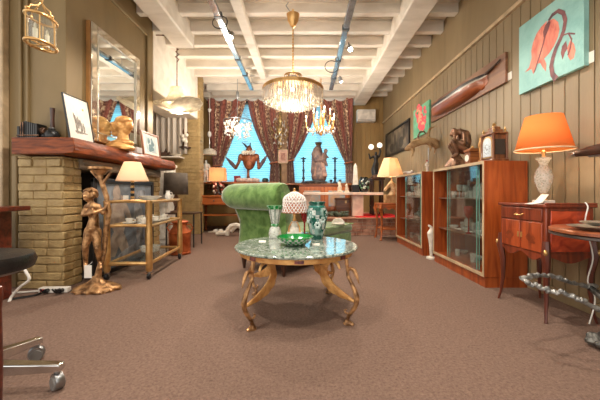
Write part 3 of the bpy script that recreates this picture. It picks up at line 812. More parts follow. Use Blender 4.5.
def latt(r0, z0, r1, z1, n, turns, rad, curve=0.0):
    b = B()
    for sg in (-1, 1):
        for i in range(n):
            P = []
            for k in range(9):
                u = k / 8; r = r0 + (r1 - r0) * u + curve * math.sin(PI * u); a = 2 * PI * i / n + sg * turns * u
                P.append((r * math.cos(a), r * math.sin(a), z0 + (z1 - z0) * u))
            b.tube(P, rad, 5)
    return b
b = latt(.114, .185, .10, .275, 22, .6, .0034); b.mi = 1; b.lathe([(.112, .182), (.116, .186), (.112, .192)], 36, close=False); b.lathe([(.112, .18), (.104, .23), (.097, .275)], 36, close=False)
obj('lower_shade', b, [mat('lattice_white', (238, 228, 222), .4), shade('pink_lattice', (190, 128, 104), .3)], la)
b = latt(.10, .28, .02, .362, 20, .7, .0042, .024); b.tube([(.1 * math.cos(2 * PI * i / 32), .1 * math.sin(2 * PI * i / 32), .278) for i in range(32)], .005, 6, closed=True)
b.mi = 1; b.lathe([(.095, .28), (.085, .32), (.05, .35), (.01, .36)], 30, close=False)
obj('dome_shade', b, [mat('lattice_white', (238, 228, 222)), shade('dome_inner', (196, 164, 152), .3)], la)
obj('finial', B().lathe([(.012, .355), (.018, .365), (.008, .375), (.012, .39), (0, .4)], 12), gilt, la)
# teal overlay vase
tv = thing('glass_vase', 'large teal and clear cut-glass vase with white flowers right of the lattice lamp', 'vase', (X(317, 2.58), 2.58, TH))
b = B().lathe([(.048, 0), (.05, .012), (.062, .05), (.072, .09), (.082, .14), (.088, .18), (.09, .21), (.088, .25), (.07, .275), (.064, .29), (.074, .32), (.07, .322), (.058, .29), (.08, .24), (.05, .03), (0, .02)], 36)
cutpat(b, 36, lambda j, i: (2 <= j <= 7 and (i + 2 * j) % 9 < 2))
b.m = [2 if q_ == 1 else q_ for q_ in b.m]
b.mi = 1
for i in range(5):
    a = -PI / 2 + (i - 2) * .55
    for k in range(6):
        t = k * PI / 3; zc = .17 + .05 * math.sin(i * 2.1)
        c = Vector((.083 * math.cos(a), .083 * math.sin(a), zc)); side = Vector((-math.sin(a), math.cos(a), 0))
        b.ell(c + side * .018 * math.cos(t) + Vector((0, 0, .02 * math.sin(t))) - Vector((.004 * math.cos(a), .004 * math.sin(a), 0)) * abs(math.cos(t)), (.011, .009, .013), u=8, v=6)
obj('body', b, [cutteal, mat('frosted', (196, 212, 206), .4), cutglass], tv)
obj('neck_band', B().lathe([(.072, .268), (.076, .276), (.068, .288), (.066, .28)], 30), mat('teal_enamel', (20, 110, 98), .2, coat=.5), tv)
rg = solo('red_goblet', 'red glass goblet glimpsed between the lattice lamp and the teal vase', 'glass', B().lathe([(.035, 0), (.035, .006), (.008, .02), (.007, .12), (.02, .15), (.032, .18), (.03, .235), (.026, .23), (.022, .17), (0, .15)], 18), redglass, (X(304.5, 2.72), 2.72, TH))
cardb = B().add([(-.028, -.016, 0), (.028, -.016, 0), (.028, .002, .01), (-.028, .002, .01), (.028, .02, 0), (-.028, .02, 0)], [(0, 1, 2, 3), (3, 2, 4, 5)])
solo('price_card', 'white price card on the marble top left of the green bowl', 'card', cardb, paper, (X(262.5, 2.44), 2.44, TH), solid=.001)
solo('price_card', 'white price card on the marble top right of the green bowl', 'card', cardb, paper, (X(316, 2.3), 2.3, TH), .1, solid=.001)

# ------------------------------------------------------------------ green chaise
ang = math.atan2(-.6, .8)
cz = thing('chaise_longue', 'green velvet chaise longue with a big rolled head behind the coffee table', 'sofa', (-.50, 3.34, 0), ang)
velv = mat('green_velvet', (116, 148, 82), .8, c2=(76, 108, 50), scale=11, detail=5, sheen=.7, bump=.15, bscale=70, spec=.2)
velv2 = mat('green_velvet_seat', (120, 140, 92), .8, c2=(92, 112, 66), scale=6, sheen=.6, bump=.1, bscale=70, spec=.2)
HW = .37
prof = [(.0, .19), (-.01, .30), (.012, .45), (.02, .58), (-.005, .68)]
rc = (-.045, .855); rr = .148
for i in range(15):
    a = math.radians(-70 - i * (225 / 14)); prof.append((rc[0] + rr * math.cos(a), rc[1] + rr * math.sin(a)))
prof += [(.13, .84), (.15, .74), (.17, .62), (.2, .52), (.25, .4), (.25, .19)]
b = B()
n = len(prof); vs = []; fs = []; cy = sum(p[0] for p in prof) / n; czz = sum(p[1] for p in prof) / n
xs = [(-HW, .62), (-HW + .012, .80), (-HW + .04, .93), (-HW + .09, 1.0), (0, 1.0), (HW - .05, 1.0), (HW - .015, .97), (HW, .90)]
for (x, s_) in xs:
    for (y, z) in prof:
        if z > .62: c_ = rc
        else: c_ = (.11, z)
        k_ = max(0, min(1, (z - .6) / .2)) * (1 if x < 0 else .3)
        vs.append((x * (1 + .26 * k_ * abs(x) / HW), c_[0] + (y - c_[0]) * s_, c_[1] + (z - c_[1]) * s_))
for i in range(len(xs) - 1):
    for j in range(n): fs.append((i * n + j, i * n + (j + 1) % n, (i + 1) * n + (j + 1) % n, (i + 1) * n + j))
fs.append(tuple(range(n))); fs.append(tuple((len(xs) - 1) * n + j for j in range(n - 1, -1, -1)))
b.add(vs, fs)
obj('head_roll', b, velv, cz, angle=60)
for s_ in (-1, 1):
    b = B()
    b.ell((s_ * (HW * (1.26 if s_ < 0 else 1.078)), rc[0], rc[1]), (.012, .05, .05))
    obj('roll_rosette', b, velv, cz)
obj('seat_base', B().box(-HW + .01, HW - .01, .2, 1.5, .19, .34), velv, cz, bevel=.02)
b = B().box(-HW, HW, .2, 1.53, .335, .455)
obj('seat_cushion', b, velv2, cz, bevel=.045)
b = B()
for s_ in (-1, 1): b.tube([(s_ * HW, .26, .45), (s_ * HW, 1.5, .45)], .007, 6)
b.tube([(-HW, 1.53, .45), (HW, 1.53, .45)], .007, 6)
obj('piping', b, velv, cz)
obj('base_rail', B().box(-HW + .02, HW - .02, .03, 1.49, .15, .19), darkw, cz, bevel=.006)
for s_ in (-1, 1):
    for yy in (.06, 1.44): obj('leg', B().lathe([(.012, 0), (.016, .02), (.03, .1), (.036, .15)], 12, (s_ * (HW - .06), yy, 0)), darkw, cz)
ws = thing('shell_ornament', 'white shell-shaped ornament lying on the seat of the green chaise', 'ornament', (X(338, 4.1), 4.1, .455))
b = B()
for i in range(9):
    a = PI * i / 8; b.tube([(0, 0, .02), (.07 * math.cos(a), -.02, .03 + .05 * math.sin(a)), (.09 * math.cos(a), -.03, .015 + .085 * math.sin(a))], [.014, .018, .012], 7)
b.ell((0, 0, .02), (.1, .06, .02))
obj('shell', b, plaster, ws, remesh=.008)

# ------------------------------------------------------------------ chandeliers
cr = thing('crystal_chandelier', 'big round crystal chandelier with a brass ring hanging over the coffee table', 'chandelier', (X(293, 3.9), 3.9, 0))
RZ = 2.235
obj('ring', B().lathe([(.37, RZ - .02), (.39, RZ - .02), (.392, RZ + .02), (.38, RZ + .03), (.37, RZ + .02)], 48).lathe([(.385, RZ + .0), (.398, RZ + .005), (.385, RZ + .01)], 48, close=False), brass, cr)
obj('upper_ring', B().lathe([(.1, RZ + .17), (.115, RZ + .17), (.115, RZ + .19), (.1, RZ + .19)], 30), brass, cr)
b = B()
for i in range(6):
    a = PI / 3 * i; b.tube([(.37 * math.cos(a), .37 * math.sin(a), RZ), (.2 * math.cos(a), .2 * math.sin(a), RZ + .05), (.1 * math.cos(a), .1 * math.sin(a), RZ + .18), (0, 0, RZ + .25)], .006, 6)
b.rod((0, 0, RZ - .1), (0, 0, 3.08), .007)
for k in range(23): b.ell((0, 0, RZ + .2 + k * .038), (.013, .013, .017), u=8, v=5)
obj('chain', b, brass, cr)
obj('canopy', B().lathe([(0, 3.05), (.03, 3.06), (.07, 3.13), (.08, 3.19), (.085, 3.21), (0, 3.22)], 24), brass, cr)
obj('ceiling_hook', B().tube([(0, 0, 3.21), (-.05, 0, 3.27), (-.09, 0, 3.33), (-.06, 0, 3.37)], .008, 6), steel, cr)
def rodc(r, ztop, L, wdt):
    return B().lathe([(wdt * .5, ztop), (wdt, ztop - .012), (wdt, ztop - L + .03), (0, ztop - L)], 6, (r, 0, 0))
cm_ = obj('crystal', rodc(.383, RZ - .015, .16, .011), crystal, cr)
for i in range(1, 72):
    o = cm_.copy(); COL.objects.link(o); o.parent = cr; o.rotation_euler = (0, 0, 2 * PI * i / 72)
b = B()
for (r, L, n_, z0) in ((.34, .19, 56, RZ - .01), (.28, .22, 44, RZ - .01), (.21, .245, 34, RZ - .01), (.14, .26, 22, RZ - .01), (.06, .27, 10, RZ - .01)):
    for i in range(n_):
        a = 2 * PI * i / n_; b.lathe([(.005, z0 - .03), (.011, z0 - .05), (.011, z0 - L + .02), (0, z0 - L)], 6, (r * math.cos(a), r * math.sin(a), 0))
for i in range(26):
    a = 2 * PI * i / 26; b.lathe([(.006, RZ + .17), (.012, RZ + .16), (.012, RZ + .06), (0, RZ + .04)], 6, (.105 * math.cos(a), .105 * math.sin(a), 0))
obj('crystal_fringe', b, crystal, cr, kind='stuff')
for i in range(8):
    a = 2 * PI * i / 8; obj('bulb', B().ell((.23 * math.cos(a), .23 * math.sin(a), RZ - .07), (.022, .022, .035)), bulb, cr)

c2 = thing('crystal_basket_chandelier', 'small crystal basket chandelier hanging in front of the left window', 'chandelier', (X(237.5, 6.5), 6.5, 0))
z0 = Z(121, 6.5)
b = B(); random.seed(5)
obj('hoop', B().tube([(.3 * math.cos(2 * PI * i / 36), .3 * math.sin(2 * PI * i / 36), z0) for i in range(36)], .01, 6, closed=True), steel, c2)
for i in range(170):
    a = random.uniform(0, 2 * PI); r = .3 * math.sqrt(random.uniform(.2, 1)); zc = z0 - random.uniform(0, .38) * (1 - .3 * (r / .3) ** 2)
    b.lathe([(0, zc), (.018, zc - .02), (.012, zc - .04), (0, zc - .06)], 5, (r * math.cos(a), r * math.sin(a), 0))
obj('crystal_drops', b, glass('drop_crystal', (235, 240, 245), .55, (245, 240, 232), rough=.05, gloss=1.6), c2, kind='stuff')
obj('bulb', B().ell((0, 0, z0 - .16), (.06, .06, .06)), bulb, c2)
b = B().rod((0, 0, z0), (0, 0, 3.36), .007)
for i in range(3): a = 2 * PI * i / 3; b.rod((.3 * math.cos(a), .3 * math.sin(a), z0), (0, 0, z0 + .3), .004)
b.lathe([(.02, 2.93), (.04, 2.98), (.03, 3.08), (.01, 3.1)], 12)
obj('hanger', b, steel, c2)

c3 = thing('brass_arm_chandelier', 'gilt many-armed chandelier with candle sleeves hanging in front of the right window', 'chandelier', (X(321, 6.5), 6.5, 0))
zc = Z(126, 6.5)
b = B().rod((0, 0, zc - .15), (0, 0, 3.36), .012); b.lathe([(.0, zc - .22), (.04, zc - .18), (.02, zc - .12), (.07, zc - .05), (.03, zc + .02), (.05, zc + .1), (.02, zc + .2)], 16)
obj('stem', b, gilt, c3)
for i in range(10):
    a = 2 * PI * i / 10; R = .32 if i % 2 else .2; dz = .0 if i % 2 else .16
    ca, sa = math.cos(a), math.sin(a)
    arm = obj('arm', B().tube([(.03 * ca, .03 * sa, zc), (R * .5 * ca, R * .5 * sa, zc - .14), (R * .95 * ca, R * .95 * sa, zc - .08 + dz), (R * ca, R * sa, zc + .06 + dz)], .012, 7)
              .lathe([(.01, zc + .05 + dz), (.045, zc + .065 + dz), (.015, zc + .075 + dz)], 12, (R * ca, R * sa, 0)), gilt, c3)
    obj('candle_sleeve', B().cyl((R * ca, R * sa, zc + .075 + dz), .014, .1, 8), mat('candle', (244, 232, 206)), arm)
    obj('bulb', B().ell((R * ca, R * sa, zc + .2 + dz), (.012, .012, .028), u=8, v=6), bulb, arm)
b = B()
for i in range(60):
    a = 2 * PI * i / 20; R = (.1, .2, .3)[i // 20]; b.ell((R * math.cos(a), R * math.sin(a), zc - .1 - .05 * math.sin(i * 2.3)), (.016, .016, .03), u=6, v=5)
obj('crystal_drops', b, MATS['drop_crystal'], c3, kind='stuff')

# ------------------------------------------------------------------ light tracks
trk = mat('track_aluminium', (176, 182, 186), .2, .9, c2=(150, 156, 160))
def track(label, x0, y0, x1, y1, z, gaps):
    t = thing('light_track', label, 'light track', (0, 0, 0))
    d = Vector((x1 - x0, y1 - y0, 0)); L = d.length; d.normalize(); R = Matrix.Rotation(math.atan2(d.y, d.x) - PI / 2, 4, 'Z')
    ys = [0] + gaps + [L]
    for a, c in zip(ys[:-1], ys[1:]):
        m_ = Vector((x0, y0, z)) + d * ((a + c) / 2)
        obj('rail', B().obox(m_, (.085, c - a - .03, .05), R), trk, t, bevel=.006)
    for g in gaps:
        obj('joint', B().obox(Vector((x0, y0, z + .005)) + d * g, (.1, .06, .07), R), black, t, bevel=.004)
    for g in [L * k / 5 for k in range(6)]:
        q_ = Vector((x0, y0, z)) + d * g; obj('hanger', B().rod(q_ + Vector((0, 0, .02)), (q_.x, q_.y, CZ + .01), .006), steel, t)
    return t
TRK = [track('left ceiling light track of pale metal above the chimney side', -1.06, .8, -1.165, 6.7, 3.2, [1.3, 2.2, 3.1, 4.35, 5.05]),
       track('right ceiling light track with small spots near the big beam', .565, .8, .60, 6.7, 3.2, [1.2, 2.2, 3.4, 4.4, 5.2])]
def spot(label, p, tgt, e, grp=None):
    t = thing('spot_lamp', label, 'lamp', p)
    d = (Vector(tgt) - Vector(p)).normalized(); R = d.to_track_quat('Z', 'Y').to_matrix().to_4x4()
    obj('can', B().lathe([(.0, -.1), (.03, -.1), (.042, -.03), (.045, 0), (.038, 0), (.036, -.03), (0, -.05)], 18, (0, 0, 0), R), steel, t)
    obj('bulb', B().ell(d * -.01, .03), lamp_mat('spot_glow', (255, 240, 214), 40), t)
    obj('arm', B().rod(d * -.08, (-.03, 0, .11), .008), black, t)
    l = light('spot_light', 'SPOT', Vector(p) + d * .05, e, (1, .9, .78), .04, spot=1.5); aim(l, tgt)
    return t
spot('spot lamp on the left track near the chimney', (X(229, 4.3) + .02, 4.3, 3.12), (-1.6, 2.6, 0), 60)
spot('nearer spot lamp on the right track', (X(350.5, 4.62), 4.62, 3.1), (1.2, 2.6, 0), 60)
spot('farther spot lamp on the right track', (X(341, 5.95), 5.95, 3.1), (1.6, 6.6, .8), 60)
for tr_k, p, r in ((TRK[0], (-1.12, 4.0, 3.2), .1), (TRK[1], (.49, 5.3, 3.16), .12)):
    obj('cable_loop', B().tube([(p[0] + r * math.cos(2 * PI * i / 20), p[1] + .3 * r * math.sin(2 * PI * i / 20), p[2] + r * math.sin(2 * PI * i / 20) - r * .3) for i in range(20)], .007, 6, closed=True), black, tr_k)
# ------------------------------------------------------------------ curtains
def curtain_mat():
    m = bpy.data.materials.new('floral_curtain'); m.use_nodes = True
    nt = m.node_tree; N = nt.nodes; L = nt.links; p = N['Principled BSDF']; p.inputs['Roughness'].default_value = .7
    p.inputs['Sheen Weight'].default_value = .3
    uv = N.new('ShaderNodeUVMap'); uv.uv_map = 'cloth'
    sp = N.new('ShaderNodeSeparateXYZ'); L.new(uv.outputs['UV'], sp.inputs[0])
    ml = N.new('ShaderNodeMath'); ml.operation = 'MULTIPLY'; ml.inputs[1].default_value = 3.0; L.new(sp.outputs['X'], ml.inputs[0])
    fr = N.new('ShaderNodeMath'); fr.operation = 'FRACT'; L.new(ml.outputs[0], fr.inputs[0])
    st = N.new('ShaderNodeValToRGB'); st.color_ramp.interpolation = 'CONSTANT'
    e = st.color_ramp.elements; e[0].position = 0; e[0].color = (0, 0, 0, 1); e[1].position = .52; e[1].color = (1, 1, 1, 1)
    L.new(fr.outputs[0], st.inputs['Fac'])
    mp = N.new('ShaderNodeMapping'); mp.inputs['Scale'].default_value = (24, 22, 1); L.new(uv.outputs['UV'], mp.inputs['Vector'])
    ns = N.new('ShaderNodeTexNoise'); ns.inputs['Scale'].default_value = 1.0; ns.inputs['Detail'].default_value = 3; L.new(mp.outputs['Vector'], ns.inputs['Vector'])
    fl = N.new('ShaderNodeValToRGB'); e = fl.color_ramp.elements
    e[0].position = .38; e[0].color = lin((96, 62, 52)); e[1].position = .62; e[1].color = lin((236, 214, 180))
    x = e.new(.5); x.color = lin((158, 108, 86))
    L.new(ns.outputs['Fac'], fl.inputs['Fac'])
    r2 = N.new('ShaderNodeValToRGB'); e = r2.color_ramp.elements
    e[0].position = .4; e[0].color = lin((136, 74, 62)); e[1].position = .6; e[1].color = lin((168, 102, 88)); L.new(ns.outputs['Fac'], r2.inputs['Fac'])
    mx = N.new('ShaderNodeMix'); mx.data_type = 'RGBA'; L.new(st.outputs['Color'], mx.inputs[0]); L.new(r2.outputs['Color'], mx.inputs[6]); L.new(fl.outputs['Color'], mx.inputs[7])
    L.new(mx.outputs[2], p.inputs['Base Color'])
    return m
curm = curtain_mat()
def curtain(label, pxo_top, pxi_top, ytie, pxo_tie, pxi_tie, ybot, pxo_bot, pxi_bot, ytop=98.5, Y=7.88, ph=0.0):
    """outer edge o, inner edge i; gathered by a tie-back"""
    t = thing('curtain', label, 'curtain', (0, 0, 0), 0, 'floral window curtains')
    NU, NV = 72, 40
    xo = [X(v, Y) for v in (pxo_top, pxo_tie, pxo_bot)]; xi = [X(v, Y) for v in (pxi_top, pxi_tie, pxi_bot)]
    z0, z1, z2 = Z(ytop, Y), Z(ytie, Y), Z(ybot, Y)
    vs = []; uvs = []
    for j in range(NV + 1):
        v = j / NV
        if v < .72:
            s_ = v / .72; z = z0 + (z1 - z0) * s_
            ho = xo[0] + (xo[1] - xo[0]) * (s_ ** 1.6); hi = xi[0] + (xi[1] - xi[0]) * (.45 * s_ + .55 * s_ ** 1.35)
        else:
            s_ = (v - .72) / .28; z = z1 + (z2 - z1) * s_; q_ = 1 - (1 - s_) ** 2
            ho = xo[1] + (xo[2] - xo[1]) * q_; hi = xi[1] + (xi[2] - xi[1]) * q_
        for i in range(NU + 1):
            u = i / NU
            a = .05 * math.sin(u * 2 * PI * 7 + ph) + .018 * math.sin(u * 2 * PI * 17 + ph * 2)
            vs.append((ho + (hi - ho) * u, Y + a * (.6 + .4 * (1 - abs(v - .72))) - .03, z + (.015 * math.sin(u * 2 * PI * 7) if j == 0 else 0)))
            uvs.append((u, v * (1.7)))
    b = B(); b.add(vs, [(j * (NU + 1) + i, j * (NU + 1) + i + 1, (j + 1) * (NU + 1) + i + 1, (j + 1) * (NU + 1) + i) for j in range(NV) for i in range(NU)])
    o = obj('drape', b, curm, t, angle=80)
    ul = o.data.uv_layers.new(name='cloth')
    for l in o.data.loops: ul.data[l.index].uv = uvs[l.vertex_index]
    xc = (xo[1] + xi[1]) / 2; w_ = abs(xi[1] - xo[1]) / 2 + .015
    obj('tie_back', B().tube([(xc + w_ * math.cos(2 * PI * i / 18), Y - .03 + .085 * math.sin(2 * PI * i / 18), z1 + .02 * math.cos(2 * PI * i / 18)) for i in range(18)], .022, 7, closed=True), mat('tie_gold', (180, 110, 80), .6), t)
curtain('floral terracotta curtain at the far left, left side of the left window', 208, 247, 166, 213.5, 222, 190, 210, 222, ph=.3)
curtain('floral terracotta curtain on the right side of the left window, left of the sconce', 247.6, 280.5, 163, 270.5, 279, 190, 269, 280, ph=1.1)
curtain('floral terracotta curtain on the left side of the right window, beside the pier picture', 317.8, 283, 161, 293.5, 286, 190, 295, 285.5, ph=2.0)
curtain('floral terracotta curtain right of the religious statue, next to the plain boarded wall', 353, 318.2, 163, 351.5, 345, 190, 353, 345.5, ph=2.7)
vb = B(); x0, x1 = X(214, 7.8), X(346, 7.8); nS = 150
vs = []
for i in range(nS + 1):
    u = i / nS; sc = abs(math.sin(u * PI * 12)) ** .6
    x = x0 + (x1 - x0) * u
    vs += [(x, 7.79, 3.36), (x, 7.79, 3.345 - .075 * sc)]
vb.add(vs, [(2 * i, 2 * i + 1, 2 * i + 3, 2 * i + 2) for i in range(nS)])
solo('pelmet_frill', 'white scalloped frill along the top of both window curtains', 'pelmet', vb, shade('frill', (244, 244, 240), .4), solid=.004)
solo('curtain_rail', 'wooden curtain rail behind the white scalloped frill', 'rail', B().box(X(206, 7.9), X(353, 7.9), 7.935, 7.965, 3.27, 3.31), darkw)
struct('trim_11', B().box(-2.6, 1.31, 7.76, WB + .01, 3.362, CZ + .02), whitew, bevel=.01)

# ------------------------------------------------------------------ pier: sconce and picture
PY = 8.0
sc_ = thing('wall_sconce', 'gilt and crystal wall sconce on the pier between the two windows', 'sconce', (X(280, 7.72), 7.72, Z(148, 7.72)))
b = B().tube([(0, .06, .0), (.0, .06, .35), (0, .06, .9)], [.03, .05, .02], 8); b.ell((0, .05, .45), (.09, .05, .14)); b.ell((0, .05, .72), (.06, .04, .1)); b.ell((0, .05, .9), (.03, .03, .06))
for s_ in (-1, 1):
    for h, w_ in ((.3, .2), (.45, .22), (.6, .13)):
        b.tube([(0, .04, h), (s_ * w_ * .6, -.03, h - .08), (s_ * w_, -.05, h + .02), (s_ * w_, -.05, h + .07)], .014, 7); b.lathe([(.01, h + .06), (.04, h + .075), (.015, h + .085)], 10, (s_ * w_, -.05, 0))
obj('mount', b, mat('aged_gilt', (206, 180, 128), .4, .6, c2=(120, 96, 58), scale=14), sc_)
b = B(); random.seed(9)
for i in range(46): b.ell((random.uniform(-.2, .2), random.uniform(-.08, .0), random.uniform(.05, .75)), (.014, .014, .03), u=6, v=5)
obj('crystal_drops', b, MATS['drop_crystal'], sc_, kind='stuff')
pc = thing('framed_picture', 'small rosy picture in a pale frame on the pier under the sconce', 'picture', (X(283, 7.75), 7.75, Z(163.5, 7.75)))
obj('frame', B().box(-.13, .13, 0, .02, 0, .02).box(-.13, .13, 0, .02, .35, .37).box(-.13, -.11, 0, .02, 0, .37).box(.11, .13, 0, .02, 0, .37), pale, pc)
b = B().box(-.112, .112, .006, .018, .018, .352); b.mi = 1; b.box(-.06, .06, .004, .007, .08, .27)
obj('picture', b, [mat('rose_mat', (216, 176, 158), .7), mat('rose_art', (190, 140, 124), .7, c2=(150, 106, 94), scale=20)], pc)
pb = struct('trim_10', B().box(X(281.5, 7.78), X(287, 7.78), 7.775, WB, 1.0, 3.25), mat('pier', (150, 116, 84), .6))
pb.data.transform(Matrix.Identity(4))

# ------------------------------------------------------------------ desk, left back
dk = thing('writing_desk', 'orange-brown wooden desk with a drawer in front of the left window', 'desk', (0, 0, 0))
dx0, dx1, dy0, dy1, dz = -2.4, -1.1, 6.67, 7.3, .835
obj('desk_top', B().box(dx0 - .03, dx1 + .03, dy0 - .03, dy1, dz - .03, dz), orangew, dk, bevel=.006)
for x in (dx0 + .03, dx1 - .03):
    for y in (dy0 + .03, dy1 - .05): obj('leg', B().lathe([(.022, 0), (.03, .03), (.026, .06), (.034, .3), (.03, .58), (.036, .6)], 12, (x, y, 0)), orangew, dk)
obj('apron', B().box(dx0 + .02, dx1 - .02, dy0 + .02, dy1 - .02, .62, dz - .03), orangew, dk, bevel=.004)
d_ = obj('drawer', B().box(dx0 + .1, dx1 - .7, dy0, dy0 + .02, .64, dz - .045), orangew, dk, bevel=.004)
obj('knob', B().ell((X(214, dy0), dy0 - .015, .715), .02), darkw, d_)
obj('lower_shelf', B().box(dx0 + .04, dx1 - .04, dy0 + .05, dy1 - .05, .38, .405), orangew, dk, bevel=.004)
fl = thing('table_lamp', 'lamp with a square orange shade and a cluster of china flowers on the desk', 'lamp', (X(218, 6.95), 6.95, dz))
obj('base', B().lathe([(.08, 0), (.085, .03), (.05, .05), (.03, .12), (.03, .3)], 16), darkw, fl)
b = B(); random.seed(2)
for i in range(26):
    a = random.uniform(0, 6.3); r = random.uniform(.05, .13); b.mi = i % 3
    b.ell((r * math.cos(a), r * math.sin(a), random.uniform(.06, .28)), (.034, .034, .03), u=8, v=6)
obj('flower_cluster', b, [mat('fl_white', (232, 222, 208), .4), mat('fl_red', (160, 56, 40), .4), mat('fl_brown', (110, 66, 44), .5)], fl)
b = B(); sh_ = [(-.18, -.12), (.18, -.12), (.18, .12), (-.18, .12)]; tp = [(-.165, -.11), (.165, -.11), (.165, .11), (-.165, .11)]
b.add([(x, y, .33) for x, y in sh_] + [(x, y, .635) for x, y in tp], [(i, (i + 1) % 4, 4 + (i + 1) % 4, 4 + i) for i in range(4)])
obj('lamp_shade', b, shade('peach_shade', (244, 204, 160), .5), fl, solid=.004, smooth=False)
obj('bulb', B().ell((0, 0, .48), .035), bulb, fl)
wb = solo('wall_bracket', 'narrow wooden wall ledge carrying the white statuette left of the window', 'shelf', B().box(-.16, .16, -.14, .62, -.035, 0).box(-.03, .03, .2, .62, -.16, -.035), oakw, (X(206, 7.42), 7.42, Z(182.5, 7.4)))
ss = thing('statuette', 'white standing statuette on the wooden wall ledge left of the window', 'statue', (X(206, 7.4), 7.4, Z(182.5, 7.4)))
def small_figure(h, arms=True, robe=False):
    b = B(); s_ = h
    if robe:
        b.chain([(0, 0, .03 * s_), (0, 0, .35 * s_), (0, 0, .58 * s_), (0, 0, .76 * s_)], [.17 * s_, .14 * s_, .1 * s_, .105 * s_])
    else:
        for sg in (-1, 1): b.chain([(sg * .06 * s_, 0, .02 * s_), (sg * .055 * s_, -.01 * s_, .26 * s_), (sg * .045 * s_, 0, .5 * s_)], [.038 * s_, .045 * s_, .07 * s_])
        b.chain([(0, 0, .5 * s_), (0, 0, .62 * s_), (0, 0, .76 * s_)], [.09 * s_, .08 * s_, .1 * s_])
    b.cap((-.08 * s_, 0, .79 * s_), (.08 * s_, 0, .79 * s_), .05 * s_, .05 * s_)
    b.cap((0, 0, .8 * s_), (0, 0, .87 * s_), .035 * s_, .035 * s_); b.ell((0, -.005 * s_, .92 * s_), (.055 * s_, .062 * s_, .075 * s_))
    if arms:
        for sg in (-1, 1): b.chain([(sg * .12 * s_, 0, .78 * s_), (sg * .17 * s_, .01 * s_, .62 * s_), (sg * .09 * s_, -.08 * s_, .55 * s_)], [.045 * s_, .035 * s_, .028 * s_])
    b.v = [(x, y, max(z, 0)) for x, y, z in b.v]
    return b
obj('figure', small_figure(.56), plaster, ss, remesh=.012)
obj('plinth', B().lathe([(.1, 0), (.1, .03), (.08, .04)], 16), plaster, ss)

# sill of the left window
SZ1, SZ2 = 1.16, 1.14
solo('red_box', 'small red box on the sill of the left window', 'box', B().box(-.075, .075, -.05, .05, 0, .15).box(-.08, .08, -.055, .055, .12, .165), mat('red_box', (172, 44, 46), .4), (X(237, 7.68), 7.72, SZ1), bevel=.006)
hb = thing('horned_creature', 'copper horned insect-like sculpture with folded spiky arms before the left window', 'sculpture', (X(248, 7.56), 7.6, SZ1))
qq = 7.56 / F
def hp(px, py, dy=0): return Vector(((px - 248) * qq, dy, Z(py, 7.56) - SZ1))
rust = mat('rusty_copper', (176, 106, 68), .45, .35, c2=(104, 58, 42), scale=10, bump=.3)
b = B().lathe([(.15, 0), (.12, .03), (.045, .09), (.03, .2), (.04, .36)], 18)
obj('stand', b, rust, hb)
b = B(); b.ell(hp(249, 160), (.17, .12, .26)); b.ell(hp(249, 164, -.05), (.12, .1, .16)); b.ell(hp(249, 151), (.09, .09, .13)); b.ell(hp(240.5, 157), (.06, .06, .1)); b.ell(hp(256.5, 157), (.06, .06, .1))
obj('torso', b, rust, hb, remesh=.02)
b = B(); b.ell(hp(249, 149.5, -.04), (.075, .07, .1)); b.ell(hp(249, 154, -.1), (.04, .05, .05))
head = obj('head', b, rust, hb, remesh=.014)
obj('horn', B().tube([hp(246.5, 147), hp(244.5, 144.5), hp(241.5, 142)], [.03, .022, .006], 8), darkw, head)
obj('horn', B().tube([hp(247.5 + 3, 147), hp(249.5, 146), hp(250.3, 142)], [.03, .022, .006], 8), darkw, head)
b = B()
for i in range(16): b.ell(hp(243 + i * .8, 153 + .8 * math.sin(i * 2), -.12), (.03, .03, .045), u=7, v=5)
obj('ruff', b, plaster, hb)
for pts in (((240, 156), (238.5, 162), (235.5, 168)), ((257, 156), (258, 162), (258.5, 168))):
    arm = obj('arm', B().chain([hp(*pp_) for pp_ in pts], [.055, .04, .04]), rust, hb, remesh=.012)
    if pts[0][0] == 240: P = [hp(235.5, 168), hp(231, 163), hp(225, 156.5)]
    else: P = [hp(258.5, 168), hp(263, 161), hp(267.5, 154)]
    obj('forearm', B().tube(P, [.045, .05, .01], 8, flat=.5), mat('slate_copper', (104, 84, 90), .5, .3), arm)
lc = thing('lace_cushion', 'white frilly lace cushion behind the top of the green chaise', 'cushion', (X(248, 7.39), 7.39, SZ1))
b = B()
for i in range(20): b.ell((-.25 + .026 * i, .01 * math.sin(i * 2), .048 + .012 * math.sin(i * 1.3)), (.05, .05, .05), u=8, v=6)
obj('cover', b, mat('lace_pink', (226, 206, 196), .8, c2=(190, 166, 158), scale=20), lc, remesh=.016)
dg = solo('dark_ornament', 'small dark green pot on the right end of the left window sill', 'ornament', B().lathe([(.06, 0), (.09, .04), (.07, .1), (.04, .12)], 14), mat('dk_green', (50, 66, 60), .3), (X(265, 7.75), 7.78, SZ1))

